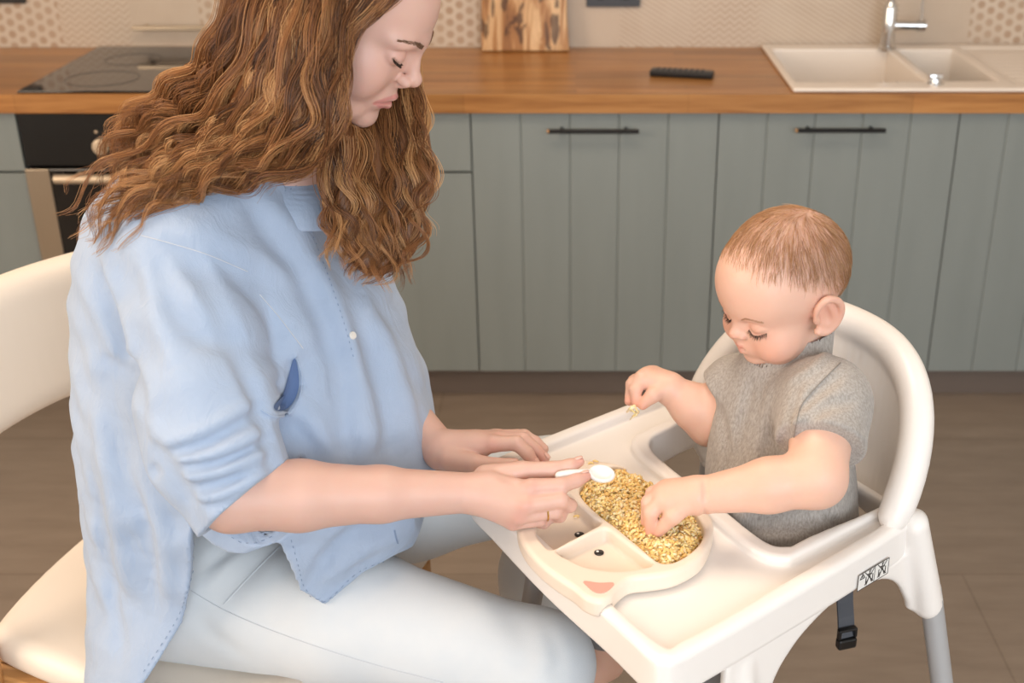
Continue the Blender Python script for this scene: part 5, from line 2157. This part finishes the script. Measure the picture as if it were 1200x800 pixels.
bh = fast_mesh('hair', Vh, Qh, M['baby_hair'], {'tone': np.repeat(np.array(TT).reshape(-1), 3)})
bh['label'] = 'short fine light brown hair'
under(bh, baby)
M['baby_brow'] = plain('baby_brow', '#b98f72', .7)
for s in (-1, 1):
    paths = []
    line = spline([bp(74, s * 13, -14), bp(72, s * 24, -8), bp(64, s * 38, -12)], 14)
    for i, p in enumerate(line):
        for j in range(4):
            q = lift(BV, p + BR @ np.array([0, 0, hr.uniform(-.0014, .0014)]))
            t = line[min(i + 1, len(line) - 1)] - line[max(i - 1, 0)]
            t /= np.linalg.norm(t)
            nn = normal(BV, q)
            paths.append([q - nn * .0003, q + t * .002 + nn * .0005, q + t * .004 + nn * .0002])
    hairs('eyebrow', paths, .00025, M['baby_brow'], baby)
    paths = []
    line = spline([bp(67, s * 16, -33.5), bp(72.5, s * 23, -37), bp(71, s * 32, -36.5), bp(62, s * 40, -32.5)], 12)
    for i, p in enumerate(line):
        q = lift(BV, p)
        nn = normal(BV, q)
        o = BR @ np.array([.62, s * (.05 + .5 * i / len(line)), -.6])
        for k in range(2):
            o2 = o + hr.normal(0, .12, 3)
            paths.append([q - nn * .0003, q + o2 * .0035 + BR @ np.array([0, 0, -.0004]), q + o2 * .0072 + BR @ np.array([0, 0, .0008])])
    hairs('eyelashes', paths, .0002, M['lash_hair'], baby)

# grey shirt
n = NT('heather_grey')
c = n.coord()
fl_ = n.noise(n.mapping(c, (1, 1, .25)), 420, 3, .7)
n.set(color=n.mix(n.math('MULTIPLY', n.math('SUBTRACT', fl_, .35), 3.0, clamp=True), '#948d86', '#b6afa8'), rough=.95, sheen=.2)
n.bump(n.noise(c, 700, 2, .5), .2, .0006)
M['heather_grey'] = n.m
v = Vol(axis((.08, .46, .0026)), axis((1.16, 1.58, .0026)), axis((.56, .96, .0026)))
for a, r in ((chest, (.064, .080, .07)), ((chest + belly) / 2, (.082, .093, .07)), (belly, (.094, .098, .07)), ((belly + hips) / 2, (.098, .100, .06)), (hips, (.100, .102, .06))):
    v.ell(a, r, rot(z=-140), .03)
v.cone(chest, bp(-8, 0, -75), .062, .050, .02)
for S0, E0, t_, rr_ in ((bS_n, bE_n, .60, (.05, .053, .0545)), (bS_f, bE_f, .34, (.05, .050, .050))):
    w = Vol(*v.ax)
    w.chain([chest, S0, S0 + (E0 - S0) * .95], rr_, .02)
    d_ = (E0 - S0) / np.linalg.norm(E0 - S0)
    q = S0 + (E0 - S0) * t_
    X, Y, Z = v.ax[0][:, None, None], v.ax[1][None, :, None], v.ax[2][None, None, :]
    dp = ((X - q[0]) * d_[0] + (Y - q[1]) * d_[1] + (Z - q[2]) * d_[2]).astype(np.float32)
    w.D = smax(w.D, dp, .004)
    v.D = smin(v.D, w.D, .012).astype(np.float32)
SV = v
FK = 2.6
fl([(880, 450), (868, 500), (858, 550)], .008, -.0035)
fl([(905, 448), (895, 500), (880, 545)], .009, .003)
fl([(938, 462), (922, 500), (912, 535)], .007, -.004)
fl([(945, 455), (936, 482), (930, 515)], .006, .003)
fl([(985, 440), (955, 462), (935, 480)], .006, -.0035)
fl([(1000, 470), (965, 478), (940, 500)], .007, -.003)
fl([(978, 402), (955, 430), (925, 447)], .006, .003)
fl([(870, 620), (910, 615), (960, 605)], .012, -.005)
fl([(860, 600), (900, 628), (950, 630)], .010, .004)
fl([(960, 590), (975, 610), (985, 625)], .006, -.004)
fl([(840, 470), (850, 520), (846, 560)], .008, -.003)
SB = Vol.__new__(Vol)
SB.ax, SB.D = v.ax, v.D.copy()
gx, gy, gz = np.gradient(v.D, *v.ax)
gm = np.sqrt(gx * gx + gy * gy + gz * gz)
v.D = np.maximum(v.D, -(v.D / np.clip(gm, .8, 3) + .006)).astype(np.float32)
# neck opening
v.cone(chest + np.array([-.005, 0, .064]), bp(-4, 0, -70), .038, .052, .003, 's')
V, Q = v.mesh(2)
top = under(obj('shirt', V, Q, M['heather_grey'], label='heather grey short sleeved shirt'), baby)
M['thread_grey'] = plain('thread_grey', '#8b847d', .9)
seam('shoulder_seam', SB, [(985, 425), (955, 455), (938, 478), (930, 515)], .0006, M['thread_grey'], top)
# soft grey trousers
n = NT('grey_jersey')
n.set(color=n.mix(n.noise(n.coord(), 300, 3, .7), '#77777a', '#929293'), rough=.95)
M['grey_jersey'] = n.m
v = Vol(axis((-.02, .45, .004)), axis((1.08, 1.58, .004)), axis((.40, .72, .004)))
v.ell(hips + np.array([0, 0, -.01]), (.092, .098, .055), rot(z=-140), .02)
v.chain([hN, kN, kN + (aN - kN) * .55], [.062, .050, .044], .02)
v.chain([hF, kF, kF + (aF - kF) * .55], [.062, .050, .044], .02)
V, Q = v.mesh(2)
under(obj('trousers', V, Q, M['grey_jersey']), baby)

# bit of pasta in the raised hand, and the spoon
vs, fs, cs = [], [], []
pq = P(742, 479, 1.588)
for i in range(9):
    noodle(pq + np.array([hr.uniform(-.003, .004), hr.uniform(-.003, .003), hr.uniform(-.013, .005)]), .010, .0017, hr.uniform(0, 6.28), hr.uniform(-1.2, 1.2), hr.normal(0, 1), hr.uniform(.6, 1))
noodle(pq + np.array([-.003, -.002, .001]), .012, .0042, 2.2, -.9, .3, 1.0)
o = obj('pasta_clump', vs, fs, M['pasta'])
at = o.data.attributes.new('tone', 'FLOAT', 'POINT')
at.data.foreach_set('value', cs)
tag(o, "small clump of pasta pinched in the baby's raised hand", 'pasta')

M['spoon_white'] = NT('spoon_white').set(color='#ece8e3', rough=.28).m
vsn = Vol(axis((-.08, .10, .0012)), axis((1.18, 1.42, .0012)), axis((.70, .86, .0012)))
hd = [P(655, 557, 1.447), P(668, 554, 1.451), P(684, 553, 1.458), P(696, 554, 1.462)]
vsn.chain(spline(hd, 4), list(np.interp(np.linspace(0, 1, 13), [0, .15, .6, 1], [.0048, .0042, .0034, .0036])), .002)
bc = P(705, 555, 1.462)
bx = P(716, 556, 1.462) - P(694, 553, 1.462)
bx /= np.linalg.norm(bx)
bz = np.array([-.05, -.40, .9])
bz -= bx * (bz @ bx)
bz /= np.linalg.norm(bz)
Rb = np.stack([bx, np.cross(bz, bx), bz], 1)
vsn.ell(bc, (.0165, .0125, .0062), Rb, .002)
vsn.ell(bc + bz * .0052, (.0142, .0102, .0062), Rb, .001, 's')
V, Q = vsn.mesh(2)
tag(obj('spoon', V, Q, M['spoon_white']), "small white plastic baby spoon held in the woman's right hand over the pasta", 'spoon')
